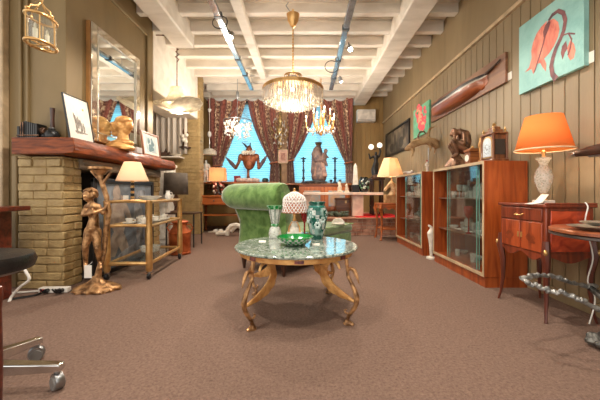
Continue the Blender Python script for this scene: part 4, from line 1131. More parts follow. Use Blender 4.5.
# under the desk
bw_ = thing('bentwood_leg', 'white curved bentwood cradle leg on the floor beside the chaise', 'furniture leg', (X(236, 6.2), 6.2, 0))
q2 = 6.2 / F
def bp(px, py, dy=0): return Vector(((px - 236) * q2, dy, (233.5 - py) * q2 + .02))
obj('arch', B().tube([bp(227, 233.5), bp(228, 228), bp(231, 224.5), bp(236, 223.5), bp(241, 225), bp(245, 228.5), bp(246, 232)], .05, 8), plaster, bw_)
obj('strut', B().tube([bp(231, 230), bp(234, 227), bp(237, 224.5)], .035, 8), plaster, bw_)
obj('foot', B().tube([bp(216, 232.5), bp(221, 231.5), bp(227, 231)], [.03, .05, .045], 8), plaster, bw_)
for i, (px, lb) in enumerate(((213, 'white slipper lying on the floor under the desk, nearer its left leg'), (218, 'white slipper lying on the floor under the desk, nearer the bentwood leg'))):
    sl_ = thing('slipper', lb, 'slipper', (X(px, 6.8), 6.85, 0), .9)
    obj('sole', B().prism([(.13, 0), (.1, .045), (-.05, .04), (-.13, .03), (-.13, -.03), (-.05, -.04), (.1, -.045)], lambda a, c, t: (a, c, t), 0, .02), plaster, sl_)
    obj('upper', B().ell((.06, 0, .03), (.07, .045, .035)), white, sl_)

# ------------------------------------------------------------------ brick plinth under the right window
b = B(); b.mi = 1; b.box(.1, WR - .02, 6.29, WB - .02, 0, .345); b.mi = 0
bricks(b, 'x', .1, WR - .02, 6.29, 0, .345, .2, .069, .01, -1)
bp_ = thing('brick_plinth', 'low red brick platform under the right window', 'platform', (0, 0, 0))
obj('brickwork', b, [mat('old_brick', (196, 150, 126), .8, c2=(142, 94, 74), scale=7, bump=.4, bscale=40), mat('old_mortar', (212, 194, 176), .9)], bp_, bevel=.005)
obj('ledge', B().box(.06, WR - .02, 6.24, WB - .03, .345, .378), mat('ledge_wood', (196, 150, 122), .6, c2=(160, 104, 80), scale=4), bp_, bevel=.006)
PZ = .378
solo('red_carpet', 'bright red carpet piece lying on the brick platform', 'carpet', B().box(X(356, 6.3), 2.09, 6.255, 7.25, PZ, PZ + .011), mat('red_felt', (222, 32, 36), .9, c2=(196, 20, 26), scale=20, bump=.3), bevel=.004)

sb = thing('sideboard', 'orange wooden sideboard under the right window carrying the religious statue', 'sideboard', (0, 0, 0))
sx0, sx1, sy0, sy1, sz = -.12, 1.06, 6.98, 7.58, Z(184, 7.2)
obj('carcass', B().box(sx0, sx1, sy0 + .02, sy1, PZ + .08, sz - .03), orangew, sb, bevel=.005)
obj('top', B().box(sx0 - .03, sx1 + .03, sy0 - .02, sy1 + .02, sz - .03, sz), oakw, sb, bevel=.006)
for i in range(2):
    xa = sx0 + .04 + i * .57
    d_ = obj('door', B().box(xa, xa + .54, sy0, sy0 + .02, PZ + .12, sz - .08), wood('door_orange', (206, 116, 52), (168, 84, 34)), sb, bevel=.006)
    obj('door_panel', B().box(xa + .08, xa + .46, sy0 - .006, sy0, PZ + .2, sz - .16), mat('blue_panel', (150, 168, 176), .4, c2=(196, 150, 110), scale=5), d_, bevel=.004)
for x in (sx0 + .05, sx1 - .05):
    for y in (sy0 + .06, sy1 - .06): obj('foot', B().cyl((x, y, PZ), .03, .09, 10), darkw, sb)
md = thing('religious_statue', 'dark carved crowned mother and child statue standing before the right window', 'statue', (X(319, 7.25), 7.25, sz + .085))
q3 = 7.25 / F; zb = sz + .085
def mp_(px, py, dy=0): return Vector(((px - 319) * q3, dy, Z(py, 7.25) - zb))
b = B(); b.chain([mp_(319, 177), mp_(319, 168), mp_(318, 158), mp_(317.5, 151)], [.19, .17, .15, .12]); b.cap(mp_(313.5, 172), mp_(315, 155), .07, .08)
b.ell(mp_(318.5, 148), (.07, .075, .09)); b.chain([mp_(314, 154), mp_(316, 161, -.12), mp_(322, 160, -.14)], [.07, .06, .04])
carv = mat('old_polychrome', (156, 130, 120), .6, .1, c2=(88, 76, 82), scale=9, bump=.3)
b.v = [(x, y, max(z, 0)) for x, y, z in b.v]
mo = obj('robed_mother', b, carv, md, remesh=.02)
obj('crown', B().lathe([(.055, 0), (.06, .02), (.085, .07), (.06, .05), (.0, .05)], 16, mp_(318.5, 145.5), fn=lambda a, z: 1 + .1 * math.cos(6 * a)).ell(mp_(318.5, 143), (.02, .02, .03)), mat('dull_gold', (120, 96, 66), .4, .6), md)
b = B(); b.chain([mp_(323, 162, -.1), mp_(324, 156, -.1)], [.075, .07]); b.ell(mp_(325.5, 151.5, -.1), (.05, .05, .06)); b.cap(mp_(325, 162, -.1), mp_(326.5, 166, -.13), .04, .03); b.cap(mp_(325, 156, -.1), mp_(328, 158, -.12), .03, .022)
obj('child', b, mat('old_poly2', (140, 112, 100), .6, c2=(84, 66, 70), scale=12), md, remesh=.015)
b = B()
for s_ in (-.09, 0, .08, .13): b.tube([mp_(319, 160, -.13) + Vector((s_ * .6, 0, 0)), mp_(319, 169, -.17) + Vector((s_, .03, 0)), mp_(319, 177, -.17) + Vector((s_ * 1.3, .03, 0))], [.02, .03, .035], 7)
obj('drapery_fold', b, mat('robe_rose', (184, 146, 128), .6, c2=(116, 92, 90), scale=8), mo, remesh=.015)
tr_ = thing('ornate_tray', 'silvery scalloped tray-like base under the religious statue', 'tray', (X(315.5, 7.25), 7.25, sz))
obj('tray', B().lathe([(.22, 0), (.25, .02), (.28, .06), (.26, .07), (.22, .084), (0, .084)], 40, fn=lambda a, z: 1 + .04 * math.cos(12 * a)), mat('silver_blue', (150, 160, 164), .35, .6, c2=(86, 92, 98), scale=10, bump=.4), tr_)
tr_.children[0].data.transform(Matrix.Diagonal((1.0, .75, 1, 1)))
def candlestick(px, lb):
    t = thing('candlestick', lb, 'candlestick', (X(px, 7.2), 7.2, sz))
    h = Z(157, 7.2) - sz
    obj('stem', B().lathe([(.07, 0), (.075, .02), (.03, .06), (.022, .1), (.04, .14), (.02, .18), (.022, .3), (.035, .33), (.02, .36), (.02, h - .12), (.04, h - .1), (.018, h - .07), (.03, h - .05)], 14), mat('iron', (60, 66, 78), .5, .4), t)
    obj('drip_pan', B().lathe([(.02, h - .06), (.075, h - .04), (.07, h - .03), (.02, h - .035), (.02, h)], 14), mat('iron', (60, 66, 78)), t)
candlestick(303.5, 'tall dark candlestick left of the religious statue'); candlestick(335, 'tall dark candlestick right of the religious statue')
for px, lb in ((331, 'small dark cup on the sideboard between statue and right candlestick'), (340, 'small dark cup on the sideboard right of the right candlestick')):
    solo('small_cup', lb, 'cup', B().lathe([(.02, 0), (.03, .005), (.012, .03), (.03, .06), (.034, .1), (.028, .1), (0, .05)], 12), mat('iron', (60, 66, 78)), (X(px, 7.1), 7.1, sz))

cs = thing('marble_console', 'long rosy marble console slab on a block pedestal standing on the brick platform', 'table', (0, 0, 0))
rosem = mat('rose_marble', (236, 210, 192), .35, c2=(216, 184, 166), scale=5, detail=8, distort=1.5, coat=.3)
cz0 = .905
obj('slab', B().box(X(303, 6.4), X(383, 6.4), 6.36, 6.76, cz0 - .06, cz0), rosem, cs, bevel=.008)
obj('pedestal', B().box(X(352.5, 6.45), X(363.5, 6.45), 6.45, 6.68, PZ + .011, cz0 - .06), rosem, cs, bevel=.008)
obj('pedestal', B().box(X(303, 6.45), X(311, 6.45), 6.45, 6.68, PZ, cz0 - .06), rosem, cs, bevel=.008)
def animal(px, lb, s_, kind=0):
    t = thing('animal_figurine', lb, 'figurine', (X(px, 6.5), 6.5, cz0))
    b = B(); b.ell((0, 0, .11 * s_), (.055 * s_, .05 * s_, .1 * s_)); b.ell((-.015 * s_, 0, .23 * s_), (.045 * s_, .038 * s_, .045 * s_)); b.cap((0, 0, .15 * s_), (-.012 * s_, 0, .22 * s_), .045 * s_, .035 * s_); b.ell((-.05 * s_, 0, .22 * s_), (.025 * s_, .02 * s_, .018 * s_))
    for sg in (-1, 1):
        b.cap((-.045 * s_, sg * .025 * s_, .13 * s_), (-.055 * s_, sg * .025 * s_, .01 * s_), .02 * s_, .016 * s_); b.ell((.0, sg * .022 * s_, .28 * s_), (.012 * s_, .008 * s_, .03 * s_)); b.ell((.02 * s_, sg * .04 * s_, .03 * s_), (.05 * s_, .025 * s_, .03 * s_))
    obj('body', b, mat('cream_ceramic', (232, 220, 200), .4, c2=(200, 180, 156), scale=12), t, remesh=.009)
    obj('base', B().box(-.08 * s_, .07 * s_, -.05, .05, 0, .012), mat('cream_ceramic', (232, 220, 200)), t)
animal(340, 'cream animal figurine on the marble console, the left and taller of the pair', .82); animal(347, 'cream animal figurine on the marble console, the smaller one next to the obelisk', .66)
ob = thing('obelisk', 'slim white obelisk on a black block on the marble console', 'obelisk', (X(355.3, 6.5), 6.5, cz0))
obj('base', B().box(-.075, .075, -.075, .075, 0, .16), black, ob, bevel=.004)
b = B(); a_, c_ = .052, .03
b.add([(-a_, -a_, .16), (a_, -a_, .16), (a_, a_, .16), (-a_, a_, .16), (-c_, -c_, .57), (c_, -c_, .57), (c_, c_, .57), (-c_, c_, .57), (0, 0, .635)],
      [(0, 3, 2, 1), (0, 1, 5, 4), (1, 2, 6, 5), (2, 3, 7, 6), (3, 0, 4, 7), (4, 5, 8), (5, 6, 8), (6, 7, 8), (7, 4, 8)])
obj('shaft', b, plaster, ob, smooth=False)
sv = thing('painted_vase', 'squat black vase with green and white flower painting on the marble console', 'vase', (X(364, 6.5), 6.5, cz0))
b = B().lathe([(.07, 0), (.09, .02), (.115, .14), (.11, .24), (.08, .29), (.085, .33), (.078, .33), (.07, .29), (0, .28)], 24); random.seed(4)
for i in range(16):
    a = -PI / 2 + random.uniform(-1.1, 1.1); b.mi = 1 + i % 2; z = random.uniform(.07, .25)
    b.ell((.112 * math.cos(a), .112 * math.sin(a), z), (.022, .016, .022), u=8, v=6)
obj('body', b, [mat('vase_paint', (34, 40, 40), .2, c2=(34, 40, 40), coat=.5), mat('leafgreen', (88, 130, 92), .4), mat('flowerwhite', (206, 210, 196), .4)], sv)
gw = thing('garland_bowl', 'low dark green leafy garland lying on the brick platform under the console', 'garland', (X(335, 6.5), 6.42, PZ))
b = B(); random.seed(8)
for i in range(70): b.ell((random.uniform(-.3, .28), random.uniform(-.08, .08), random.uniform(.03, .10)), (.05, .02, .03), Matrix.Rotation(random.uniform(0, 6), 4, 'Z'), 7, 5)
obj('leaves', b, mat('garland', (92, 104, 84), .6, c2=(46, 52, 40), scale=14), gw)
ld = thing('carved_chest', 'brown wooden chest standing behind the console pedestal on the platform', 'chest', (X(346, 6.75), 6.86, PZ))
obj('body', B().box(-.22, .22, -.08, .08, 0.0, .36), oakw, ld, bevel=.01); obj('lid', B().box(-.24, .24, -.09, .09, .36, .4), oakw, ld, bevel=.008)
obj('lock', B().box(-.02, .02, -.092, -.08, .28, .34), brass, ld)

# dark figure lamp on a tall pedestal
pz_ = thing('tall_pedestal', 'tall dark carved pedestal in the back right corner', 'pedestal', (X(376.5, 7.0), 7.0, PZ))
ph_ = Z(178, 7.0) - PZ
obj('pedestal_top', B().box(-.16, .16, -.16, .16, ph_ - .05, ph_), darkw, pz_, bevel=.01)
for sx_ in (-1, 1):
    for sy_ in (-1, 1): obj('leg', B().lathe([(.03, .0), (.035, .05), (.02, .1), (.03, .3), (.02, .5), (.032, ph_ - .1), (.03, ph_ - .05)], 10, (sx_ * .11, sy_ * .11, 0.012)), darkw, pz_)
obj('lower_tier', B().box(-.14, .14, -.14, .14, .2, .23), darkw, pz_, bevel=.006)
zf = Z(178, 7.0)
dfl = thing('figure_lamp', 'black bronze figure lamp lifting glowing glass globes on the tall pedestal', 'lamp', (X(376, 7.0), 7.0, zf))
obj('base', B().lathe([(.12, 0), (.12, .03), (.09, .06), (.06, .08)], 18), dbronze, dfl)
b = small_figure(.56, arms=False); b.v = [(x, y, z + .06) for x, y, z in b.v]
b.chain([(-.07, 0, .5), (-.14, -.02, .45), (-.17, -.02, .56)], [.028, .024, .018]); b.chain([(.07, 0, .5), (.1, -.02, .62), (.07, -.02, .72)], [.028, .024, .018])
b.chain([(0, .03, .08), (-.02, .05, .2), (0, .03, .34)], [.09, .08, .06])
obj('figure', b, mat('black_bronze', (44, 40, 38), .4, .5), dfl, remesh=.012)
globe = lamp_mat('globe_glow', (255, 248, 236), .45)
b = B().tube([(.06, -.02, .7), (-.02, -.02, .66), (-.12, -.02, .68), (-.12, -.02, .72)], .01, 6).rod((.07, -.02, .7), (.07, -.02, .76), .01)
obj('branch', b, dbronze, dfl)
for c_ in ((X(371, 7) - X(376, 7), -.02, Z(148, 7) - zf + .02), (X(379.5, 7) - X(376, 7), -.02, Z(145.5, 7) - zf)): obj('glass_globe', B().ell(c_, .062, u=18, v=12), globe, dfl)

ac = thing('wall_unit', 'white box-shaped wall unit high on the back wall right of the curtains', 'air unit', (X(366, 7.9), 8.03, Z(122, 7.9)))
obj('casing', B().box(-.24, .24, -.2, 0, 0, .32), mat('ac_white', (226, 218, 208), .5), ac, bevel=.015)
obj('grille', B().box(-.22, .22, -.205, -.2, .02, .05), mat('ac_grey', (180, 172, 164), .6), ac)
cam_ = thing('dome_camera', 'small dark dome camera under the right side of the big ceiling beam', 'camera', (X(373, 6.9), 6.9, Z(82.5, 6.9)))
obj('mount', B().lathe([(.05, -.01), (.07, 0), (.07, .03), (0, .03)], 16).rod((0, 0, .02), (-.0, 0, .08), .03), chrome, cam_)
obj('dome', B().ell((0, 0, -.015), (.055, .055, .05)), black, cam_)

# carved stand and horse lamp
sd = thing('carved_stand', 'carved square wooden stand with curved legs carrying the horse-head lamp', 'stand', (X(389.5, 5.75), 5.78, 0))
hw = .205; shh = Z(203, 5.75)
obj('stand_top', B().box(-hw - .02, hw + .02, -hw - .02, hw + .02, shh - .03, shh), orangew, sd, bevel=.008)
b = B()
for s_ in (-1, 1):
    b.prism([(-hw, shh - .03), (hw, shh - .03), (hw, shh - .12), (hw * .6, shh - .08), (hw * .3, shh - .13), (0, shh - .09), (-hw * .3, shh - .13), (-hw * .6, shh - .08), (-hw, shh - .12)], lambda a, c, t, s_=s_: (a, s_ * hw * .95 + t, c), -.012, .012)
    b.prism([(-hw, shh - .03), (hw, shh - .03), (hw, shh - .12), (0, shh - .09), (-hw, shh - .12)], lambda a, c, t, s_=s_: (s_ * hw * .95 + t, a, c), -.012, .012)
obj('apron', b, orangew, sd)
for sx_ in (-1, 1):
    for sy_ in (-1, 1):
        x, y = sx_ * hw, sy_ * hw
        obj('leg', B().tube([(x * 1.06, y * 1.06, .005), (x * .98, y * .98, .06), (x * .9, y * .9, .3), (x * .95, y * .95, .5), (x * 1.08, y * 1.08, .6), (x * .98, y * .98, shh - .03)], [.026, .018, .018, .024, .034, .03], 8), orangew, sd)
obj('lower_shelf', B().box(-hw * .9, hw * .9, -hw * .9, hw * .9, .2, .225), orangew, sd, bevel=.004)
hl = thing('horse_head_lamp', 'lamp with a pale cream shade on a carved horse-head base', 'lamp', (X(391.5, 5.7), 5.78, shh))
obj('plinth', B().box(-.11, .11, -.09, .09, 0, .16), mat('tan_stone', (196, 160, 112), .6, c2=(160, 122, 80), scale=10), hl, bevel=.01)
b = B(); b.chain([(.03, 0, .15), (.065, 0, .25), (.05, 0, .33), (.01, 0, .375)], [.075, .058, .05, .044]); b.chain([(.01, 0, .37), (-.05, 0, .315), (-.10, 0, .255)], [.044, .036, .026]); b.ell((-.105, 0, .25), (.028, .026, .028)); b.ell((-.02, 0, .33), (.03, .04, .03))
for s_ in (-1, 1): b.cap((.02, s_ * .025, .4), (.03, s_ * .03, .45), .016, .006)
b.chain([(.05, 0, .40), (.1, 0, .34), (.125, 0, .22)], [.016, .02, .022])
obj('horse_head', b, mat('horse_cream', (226, 198, 156), .5, c2=(170, 128, 86), scale=12), hl, remesh=.011)
obj('stem', B().rod((0.02, 0, .38), (0.02, 0, .5), .01), brass, hl)
b = B(); w0, w1 = .255, .125; zs0, zs1 = Z(176.5, 5.75) - shh, Z(158, 5.75) - shh
prs = [((w * math.cos(2 * PI * i / 8 + PI / 8)) * 1.0, w * math.sin(2 * PI * i / 8 + PI / 8), z) for w, z in ((w0, zs0), (w1, zs1)) for i in range(8)]
b.add(prs, [(i, (i + 1) % 8, 8 + (i + 1) % 8, 8 + i) for i in range(8)])
obj('lamp_shade', b, shade('cream_panel_shade', (242, 218, 186), .5), hl, solid=.004, smooth=False)
obj('bulb', B().ell((.02, 0, .62), .035), bulb, hl)
# ------------------------------------------------------------------ glass cabinets
CT = 1.2
def cabinet(label, y0, y1, x0, x1, doors):
    t = thing('display_cabinet', label, 'cabinet', (0, 0, 0), 0)
    th = .025
    obj('side_panel', B().box(x0, x1, y0, y0 + th, .1, CT), cabw, t, bevel=.002)
    obj('side_panel', B().box(x0, x1, y1 - th, y1, .1, CT), cabw, t, bevel=.002)
    obj('top_panel', B().box(x0, x1, y0 + th, y1 - th, CT - th, CT), cabw, t)
    obj('bottom_panel', B().box(x0, x1, y0 + th, y1 - th, .1, .13), cabw, t)
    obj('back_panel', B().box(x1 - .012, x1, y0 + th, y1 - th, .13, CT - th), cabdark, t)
    obj('plinth', B().box(x0 + .012, x1, y0 + .005, y1 - .005, 0, .1), cabw, t)
    e = B(); w = .024
    e.box(x0 - .006, x0, y0, y0 + w, .1, CT).box(x0 - .006, x0, y1 - w, y1, .1, CT).box(x0 - .006, x0, y0 + w, y1 - w, CT - .03, CT).box(x0 - .006, x0, y0 + w, y1 - w, .1, .135)
    obj('edge_trim', e, pale, t, bevel=.002)
    for z in (.45, .835): obj('shelf', B().box(x0 + .06, x1 - .012, y0 + th, y1 - th, z - .012, z), wood('shelf_wood', (140, 100, 80), (104, 70, 52)), t)
    for k, (a, c_) in enumerate(doors):
        xx = x0 + .012 + .016 * k
        d_ = obj('sliding_glass_door', B().box(xx, xx + .006, a, c_, .136, CT - .028), pane, t)
        obj('glass_edge', B().box(xx - .001, xx + .007, a - .004, a, .136, CT - .028).box(xx - .001, xx + .007, c_, c_ + .004, .136, CT - .028), greenedge, d_)
    return t
cabinet('large glass-fronted wooden display cabinet next to the small chest with drawers', 2.83, 3.94, 1.70, 2.11, ((2.98, 3.58), (2.965, 3.56)))
cabinet('farther glass-fronted wooden display cabinet beside the horse-head lamp', 4.27, 5.46, 1.68, 2.09, ((4.36, 5.0), (4.34, 5.02)))
def goblet(h, r): return [(.03, 0), (.032, .004), (.006, .012), (.005, h * .45), (r * .8, h * .6), (r, h * .85), (r * .9, h), (r * .84, h), (r * .7, h * .62), (0, h * .5)]
def bottle(h, r): return [(r * .9, 0), (r, .01), (r, h * .5), (r * .35, h * .65), (r * .3, h * .8), (r * .5, h * .84), (r * .2, h * .88), (r * .35, h * .95), (0, h)]
def platep(r): return [(r * .5, 0), (r, .015), (r, .02), (r * .5, .008), (0, .008)]
shapes = {'goblet': (goblet(.17, .036), 'glass', 'clear cut-glass goblet'), 'decanter': (bottle(.25, .05), 'decanter', 'clear cut-glass decanter'),
          'bowl': ([(.04, 0), (.06, .01), (.1, .06), (.11, .09), (.1, .088), (.05, .02), (0, .015)], 'bowl', 'cut-glass bowl'), 'tumbler': ([(.028, 0), (.03, .005), (.036, .09), (.032, .09), (.026, .01), (0, .01)], 'glass', 'clear glass tumbler'),
          'dish': (platep(.09), 'dish', 'pale china dish')}
MESH = {}
def ware(kind, x, y, z, where, m=None, s_=1.0):
    prof, cat, lb = shapes[kind]
    key = (kind, where)
    if key not in MESH:
        MESH[key] = solo(kind if kind != 'goblet' else 'goblet', '%s %s' % (lb, where), cat, B().lathe(prof, 16), m or (white if kind == 'dish' else cutglass), (x, y, z), group='%s pieces %s' % (kind, where))
        MESH[key].scale = (s_,) * 3
        return MESH[key]
    o = MESH[key].copy(); COL.objects.link(o); o.location = (x, y, z); o.scale = (s_,) * 3
    return o
random.seed(12)
for (y0, y1, x0, nm) in ((2.88, 3.88, 1.72, 'nearer'), (4.32, 5.4, 1.70, 'farther')):
    for z, sn, kinds in ((.836, 'top', ['goblet', 'decanter', 'goblet', 'tumbler']), (.451, 'middle', ['bowl', 'tumbler', 'dish', 'decanter', 'goblet']), (.131, 'bottom', ['bowl', 'dish', 'tumbler'])):
        wh = 'on the %s shelf of the %s display cabinet' % (sn, nm)
        for row, dx in ((0, .15), (1, .28)):
            n = 7 if sn != 'bottom' else 3
            for i in range(n):
                k = kinds[(i * 2 + row + (i // 2)) % len(kinds)]
                ware(k, x0 + dx, y0 + .09 + (y1 - y0 - .18) * (i + .5 * row * .6) / max(1, n - .6) , z, wh, s_=random.uniform(.9, 1.12) * {'bowl': .52, 'dish': .62}.get(k, .95))
solo('red_goblet', 'red glass goblet on the middle shelf of the nearer display cabinet', 'glass', B().lathe([(.03, 0), (.03, .005), (.008, .02), (.007, .16), (.04, .2), (.055, .25), (.05, .3), (.04, .24), (0, .18)], 18), redglass, (1.80, 3.28, .451))

# ------------------------------------------------------------------ on top of the cabinets
tk = thing('seated_figure', 'dark bronze crouching seated figure on top of the nearer cabinet', 'sculpture', (1.9, 3.74, CT))
q4 = 3.77 / F
def sp_(px, py, dy=0): return Vector(((px - 456) * q4, dy, Z(py, 3.77) - CT))
b = B()
b.lathe([(.12, 0), (.125, .03), (.10, .08), (.07, .12), (.05, .16)], 18, fn=lambda a, z: 1 + .1 * math.sin(5 * a))
obj('rock', b, dbronze, tk)
b = B()
b.chain([sp_(463, 150), sp_(466.5, 142), sp_(465, 135), sp_(459, 132.5)], [.062, .055, .055, .046])
b.ell(sp_(453.5, 133), (.046, .042, .055)); b.ell(sp_(450.5, 135), (.018, .025, .024)); b.cap(sp_(460, 132.5), sp_(455, 133), .04, .035)
b.chain([sp_(462, 151, -.05), sp_(450, 143, -.06), sp_(455, 155, -.05), sp_(450, 158, -.06)], [.04, .032, .026, .02])
b.chain([sp_(462, 151, .04), sp_(452, 146, .06), sp_(458, 158, .04), sp_(453, 160, .04)], [.04, .032, .026, .02])
b.chain([sp_(461, 135, -.05), sp_(460, 145, -.08), sp_(452, 141, -.05), sp_(453, 136.5, -.03)], [.028, .024, .019, .02])
b.chain([sp_(461, 135, .05), sp_(458, 146, .07), sp_(451, 144, .03)], [.028, .024, .019])
obj('figure', b, dbronze, tk, remesh=.007)
bx = thing('mantel_clock', 'small square wooden clock box between the bronze figure and the big bracket clock', 'clock', (1.92, 3.42, CT))
obj('case', B().box(-.06, .06, -.055, .055, 0, .16).box(-.07, .07, -.065, .065, .16, .185).box(-.05, .05, -.045, .045, .185, .2), oakw, bx, bevel=.005)
obj('ball_finial', B().ell((0, 0, .215), .018), brass, bx)
obj('face', B().cyl((0, 0, 0), .04, .004, 20), paper, bx, rot=(0, -PI / 2, 0), loc=(-.062, 0, .09))
clockw = wood('clock_wood', (150, 94, 56), (92, 52, 30))
ck = thing('bracket_clock', 'ornate carved bracket clock with an arched white dial on the nearer cabinet', 'clock', (1.9, 3.0, CT))
W_, D_ = .088, .06
obj('case', B().box(-D_, D_, -W_, W_, .03, .27), clockw, ck, bevel=.006)
obj('base', B().box(-D_ - .02, D_ + .02, -W_ - .02, W_ + .02, 0, .03), clockw, ck, bevel=.008)
b = B().box(-D_ - .015, D_ + .015, -W_ - .015, W_ + .015, .27, .29).box(-D_ + .015, D_ - .015, -W_ + .015, W_ - .015, .29, .32).box(-D_ + .03, D_ - .03, -W_ + .03, W_ - .03, .32, .35)
obj('stepped_roof', b, clockw, ck, bevel=.005)
for sx_ in (-1, 1):
    for sy_ in (-1, 1):
        obj('column', B().lathe([(.014, .03), (.01, .05), (.012, .15), (.01, .25), (.015, .27)], 10, (sx_ * (D_ + .006), sy_ * (W_ + .006), 0)), clockw, ck)
        obj('finial', B().lathe([(.012, .29), (.006, .3), (.013, .315), (.004, .335), (0, .345)], 10, (sx_ * (D_ - .005), sy_ * (W_ - .005), 0)), brass, ck)
obj('crest', B().lathe([(.02, .35), (.012, .365), (.02, .38), (0, .4)], 10), brass, ck)
P = [(-.07, .05), (.07, .05), (.07, .19)] + [(.07 * math.cos(PI * i / 10), .19 + .06 * math.sin(PI * i / 10)) for i in range(1, 10)] + [(-.07, .19)]
obj('dial_surround', B().prism([(a * 1.12, .14 + (c_ - .14) * 1.08) for a, c_ in P], lambda a, c_, t: (-D_ - .004 + t, a, c_), -.004, .006), brass, ck)
b = B().prism([(a * .92, .14 + (c_ - .14) * .94) for a, c_ in P], lambda a, c_, t: (-D_ - .011 + t, a, c_), -.002, .004); b.mi = 1
for i in range(12):
    a = PI * i / 6; b.obox((-D_ - .0135, .045 * math.sin(a), .13 + .045 * math.cos(a)), (.001, .005, .012), Matrix.Rotation(-a, 4, 'X'))
b.obox((-D_ - .014, .012, .14), (.001, .004, .04), Matrix.Rotation(-.6, 4, 'X')); b.obox((-D_ - .014, -.01, .125), (.001, .004, .03), Matrix.Rotation(1.2, 4, 'X'))
obj('dial', b, [mat('dial_white', (226, 234, 238), .3, coat=.5), black], ck)
obj('side_window', B().box(-.05, .05, -W_ - .006, -W_, .07, .22), mat('dark_glass', (60, 52, 50), .1, coat=.6), ck)
b = B(); b.ell((0, -.0, .2), (.03, .02, .05)); b.ell((0, .0, .26), (.018, .018, .022)); b.cap((0, 0, .16), (.0, .0, .04), .02, .012)
cv = thing('gilt_figure', 'small gilt side figure at the left edge of the bracket clock', 'figurine', (1.86, 3.155, CT))
obj('figure', b, gilt, cv, remesh=.008); obj('foot', B().cyl((0, 0, 0), .025, .04, 12), gilt, cv)
# farther cabinet: leaping carved animal on a thin stand
lg = thing('animal_sculpture', 'pale carved leaping animal on a thin stand on the farther cabinet', 'sculpture', (X(422, 4.75), 4.75, CT))
q5 = 4.75 / F
def lp_(px, py, dy=0): return Vector(((px - 422) * q5, dy, Z(py, 4.75) - CT))
obj('stand', B().cyl((0, 0, 0), .08, .015, 16).rod((0.1, 0, .0), (.1, 0, lp_(430, 148).z), .006).box(0, .1, -.02, .02, 0, .012), steel, lg)
b = B()
b.chain([lp_(408.5, 148), lp_(414, 144), lp_(421, 142), lp_(428, 140.5), lp_(435, 143), lp_(437, 146)], [.046, .058, .052, .06, .066, .042])
b.chain([lp_(410, 147, -.03), lp_(412, 152, -.04), lp_(411, 157, -.03)], [.035, .022, .012]); b.chain([lp_(413, 146, .03), lp_(415, 151, .04)], [.03, .018])
b.chain([lp_(435, 145, .02), lp_(436, 149, .03), lp_(435, 154, .03)], [.026, .016, .009]); b.ell(lp_(407.5, 149), (.05, .03, .035)); b.cap(lp_(408.5, 146, -.02), lp_(410, 143.5, -.03), .014, .006)
b.chain([lp_(427, 143, -.03), lp_(430, 147, -.04), lp_(430, 151, -.03)], [.03, .02, .012])
b.chain([lp_(428, 138.5), lp_(428.5, 132), lp_(430, 128.5)], [.03, .022, .02]); b.chain([lp_(430, 128.5), lp_(434, 127), lp_(438, 126.5)], [.018, .01, .005])
obj('body', b, mat('driftwood', (196, 166, 122), .6, c2=(140, 104, 66), scale=10, bump=.3), lg, remesh=.011)
obj('curled_crest', B().tube([lp_(419, 141), lp_(418, 136), lp_(420, 132), lp_(424, 131.5), lp_(426, 134)], [.016, .014, .013, .012, .008], 8), dbronze, lg)
fg = thing('small_figurine', 'small pale figurine standing on the farther cabinet under the leaping animal', 'figurine', (X(427, 4.5), 4.5, CT))
b = small_figure(.17); obj('figure', b, plaster, fg, remesh=.006); obj('hat', B().lathe([(.02, .165), (.012, .18), (0, .2)], 10), mat('red_paint', (170, 60, 50), .5), fg)
solo('white_dove', 'white bird-shaped ornament lying at the far end of the farther cabinet top', 'ornament', B().ell((0, 0, .03), (.05, .1, .03)).ell((0, -.1, .045), (.025, .03, .025)).ell((.04, .02, .04), (.07, .04, .012)).ell((-.04, .02, .04), (.07, .04, .012)), white, (1.76, 5.0, CT), remesh=.008)
wf = thing('crane_figurine', 'slim white bird figurine standing on the floor between the two cabinets', 'figurine', (1.73, 4.08, 0))
obj('base', B().lathe([(.06, 0), (.062, .02), (.03, .035)], 16), plaster, wf)
obj('body', B().chain([(0, 0, .03), (.0, 0, .2), (-.01, 0, .34), (.01, 0, .42), (-.03, 0, .45)], [.018, .03, .045, .02, .016]), plaster, wf, remesh=.009)

# ------------------------------------------------------------------ right wall pictures
def wallpic(name, label, cat, pxs, zt, zb_, xf, fr_m, fw, dep, art, mats):
    """pxs: picture columns of left and right edge on the wall plane"""
    ya = xf * F / (pxs[0] - CX); yb = xf * F / (pxs[1] - CX)
    t = thing(name, label, cat, (WR, yb, zb_))
    Ly = ya - yb; Lz = zt - zb_
    if fw: obj('frame', B().box(-dep, 0, 0, fw, 0, Lz).box(-dep, 0, Ly - fw, Ly, 0, Lz).box(-dep, 0, fw, Ly - fw, 0, fw).box(-dep, 0, fw, Ly - fw, Lz - fw, Lz), fr_m, t, bevel=.005)
    b = B().box(-dep * (.6 if fw else 1), -.002, fw * .9, Ly - fw * .9, fw * .9, Lz - fw * .9)
    def q_(px, py):
        Y, z = onwall(px, py, xf); return (Y - yb, z - zb_)
    art(b, q_, -dep * (.6 if fw else 1), Ly, Lz)
    obj('canvas', b, mats, t)
    return t
def ribbon(b, pts, w, x, t=.0015):
    L_, R_ = [], []
    for i, p in enumerate(pts):
        a = Vector(pts[max(i - 1, 0)]); c_ = Vector(pts[min(i + 1, len(pts) - 1)]); d = (c_ - a).normalized(); n_ = Vector((-d.y, d.x)); ww = w[i] if isinstance(w, list) else w
        L_.append(Vector(p) + n_ * ww); R_.append(Vector(p) - n_ * ww)
    for i in range(len(pts) - 1):
        b.add([(x - t, *L_[i]), (x - t, *L_[i + 1]), (x - t, *R_[i + 1]), (x - t, *R_[i])], [(0, 1, 2, 3)])
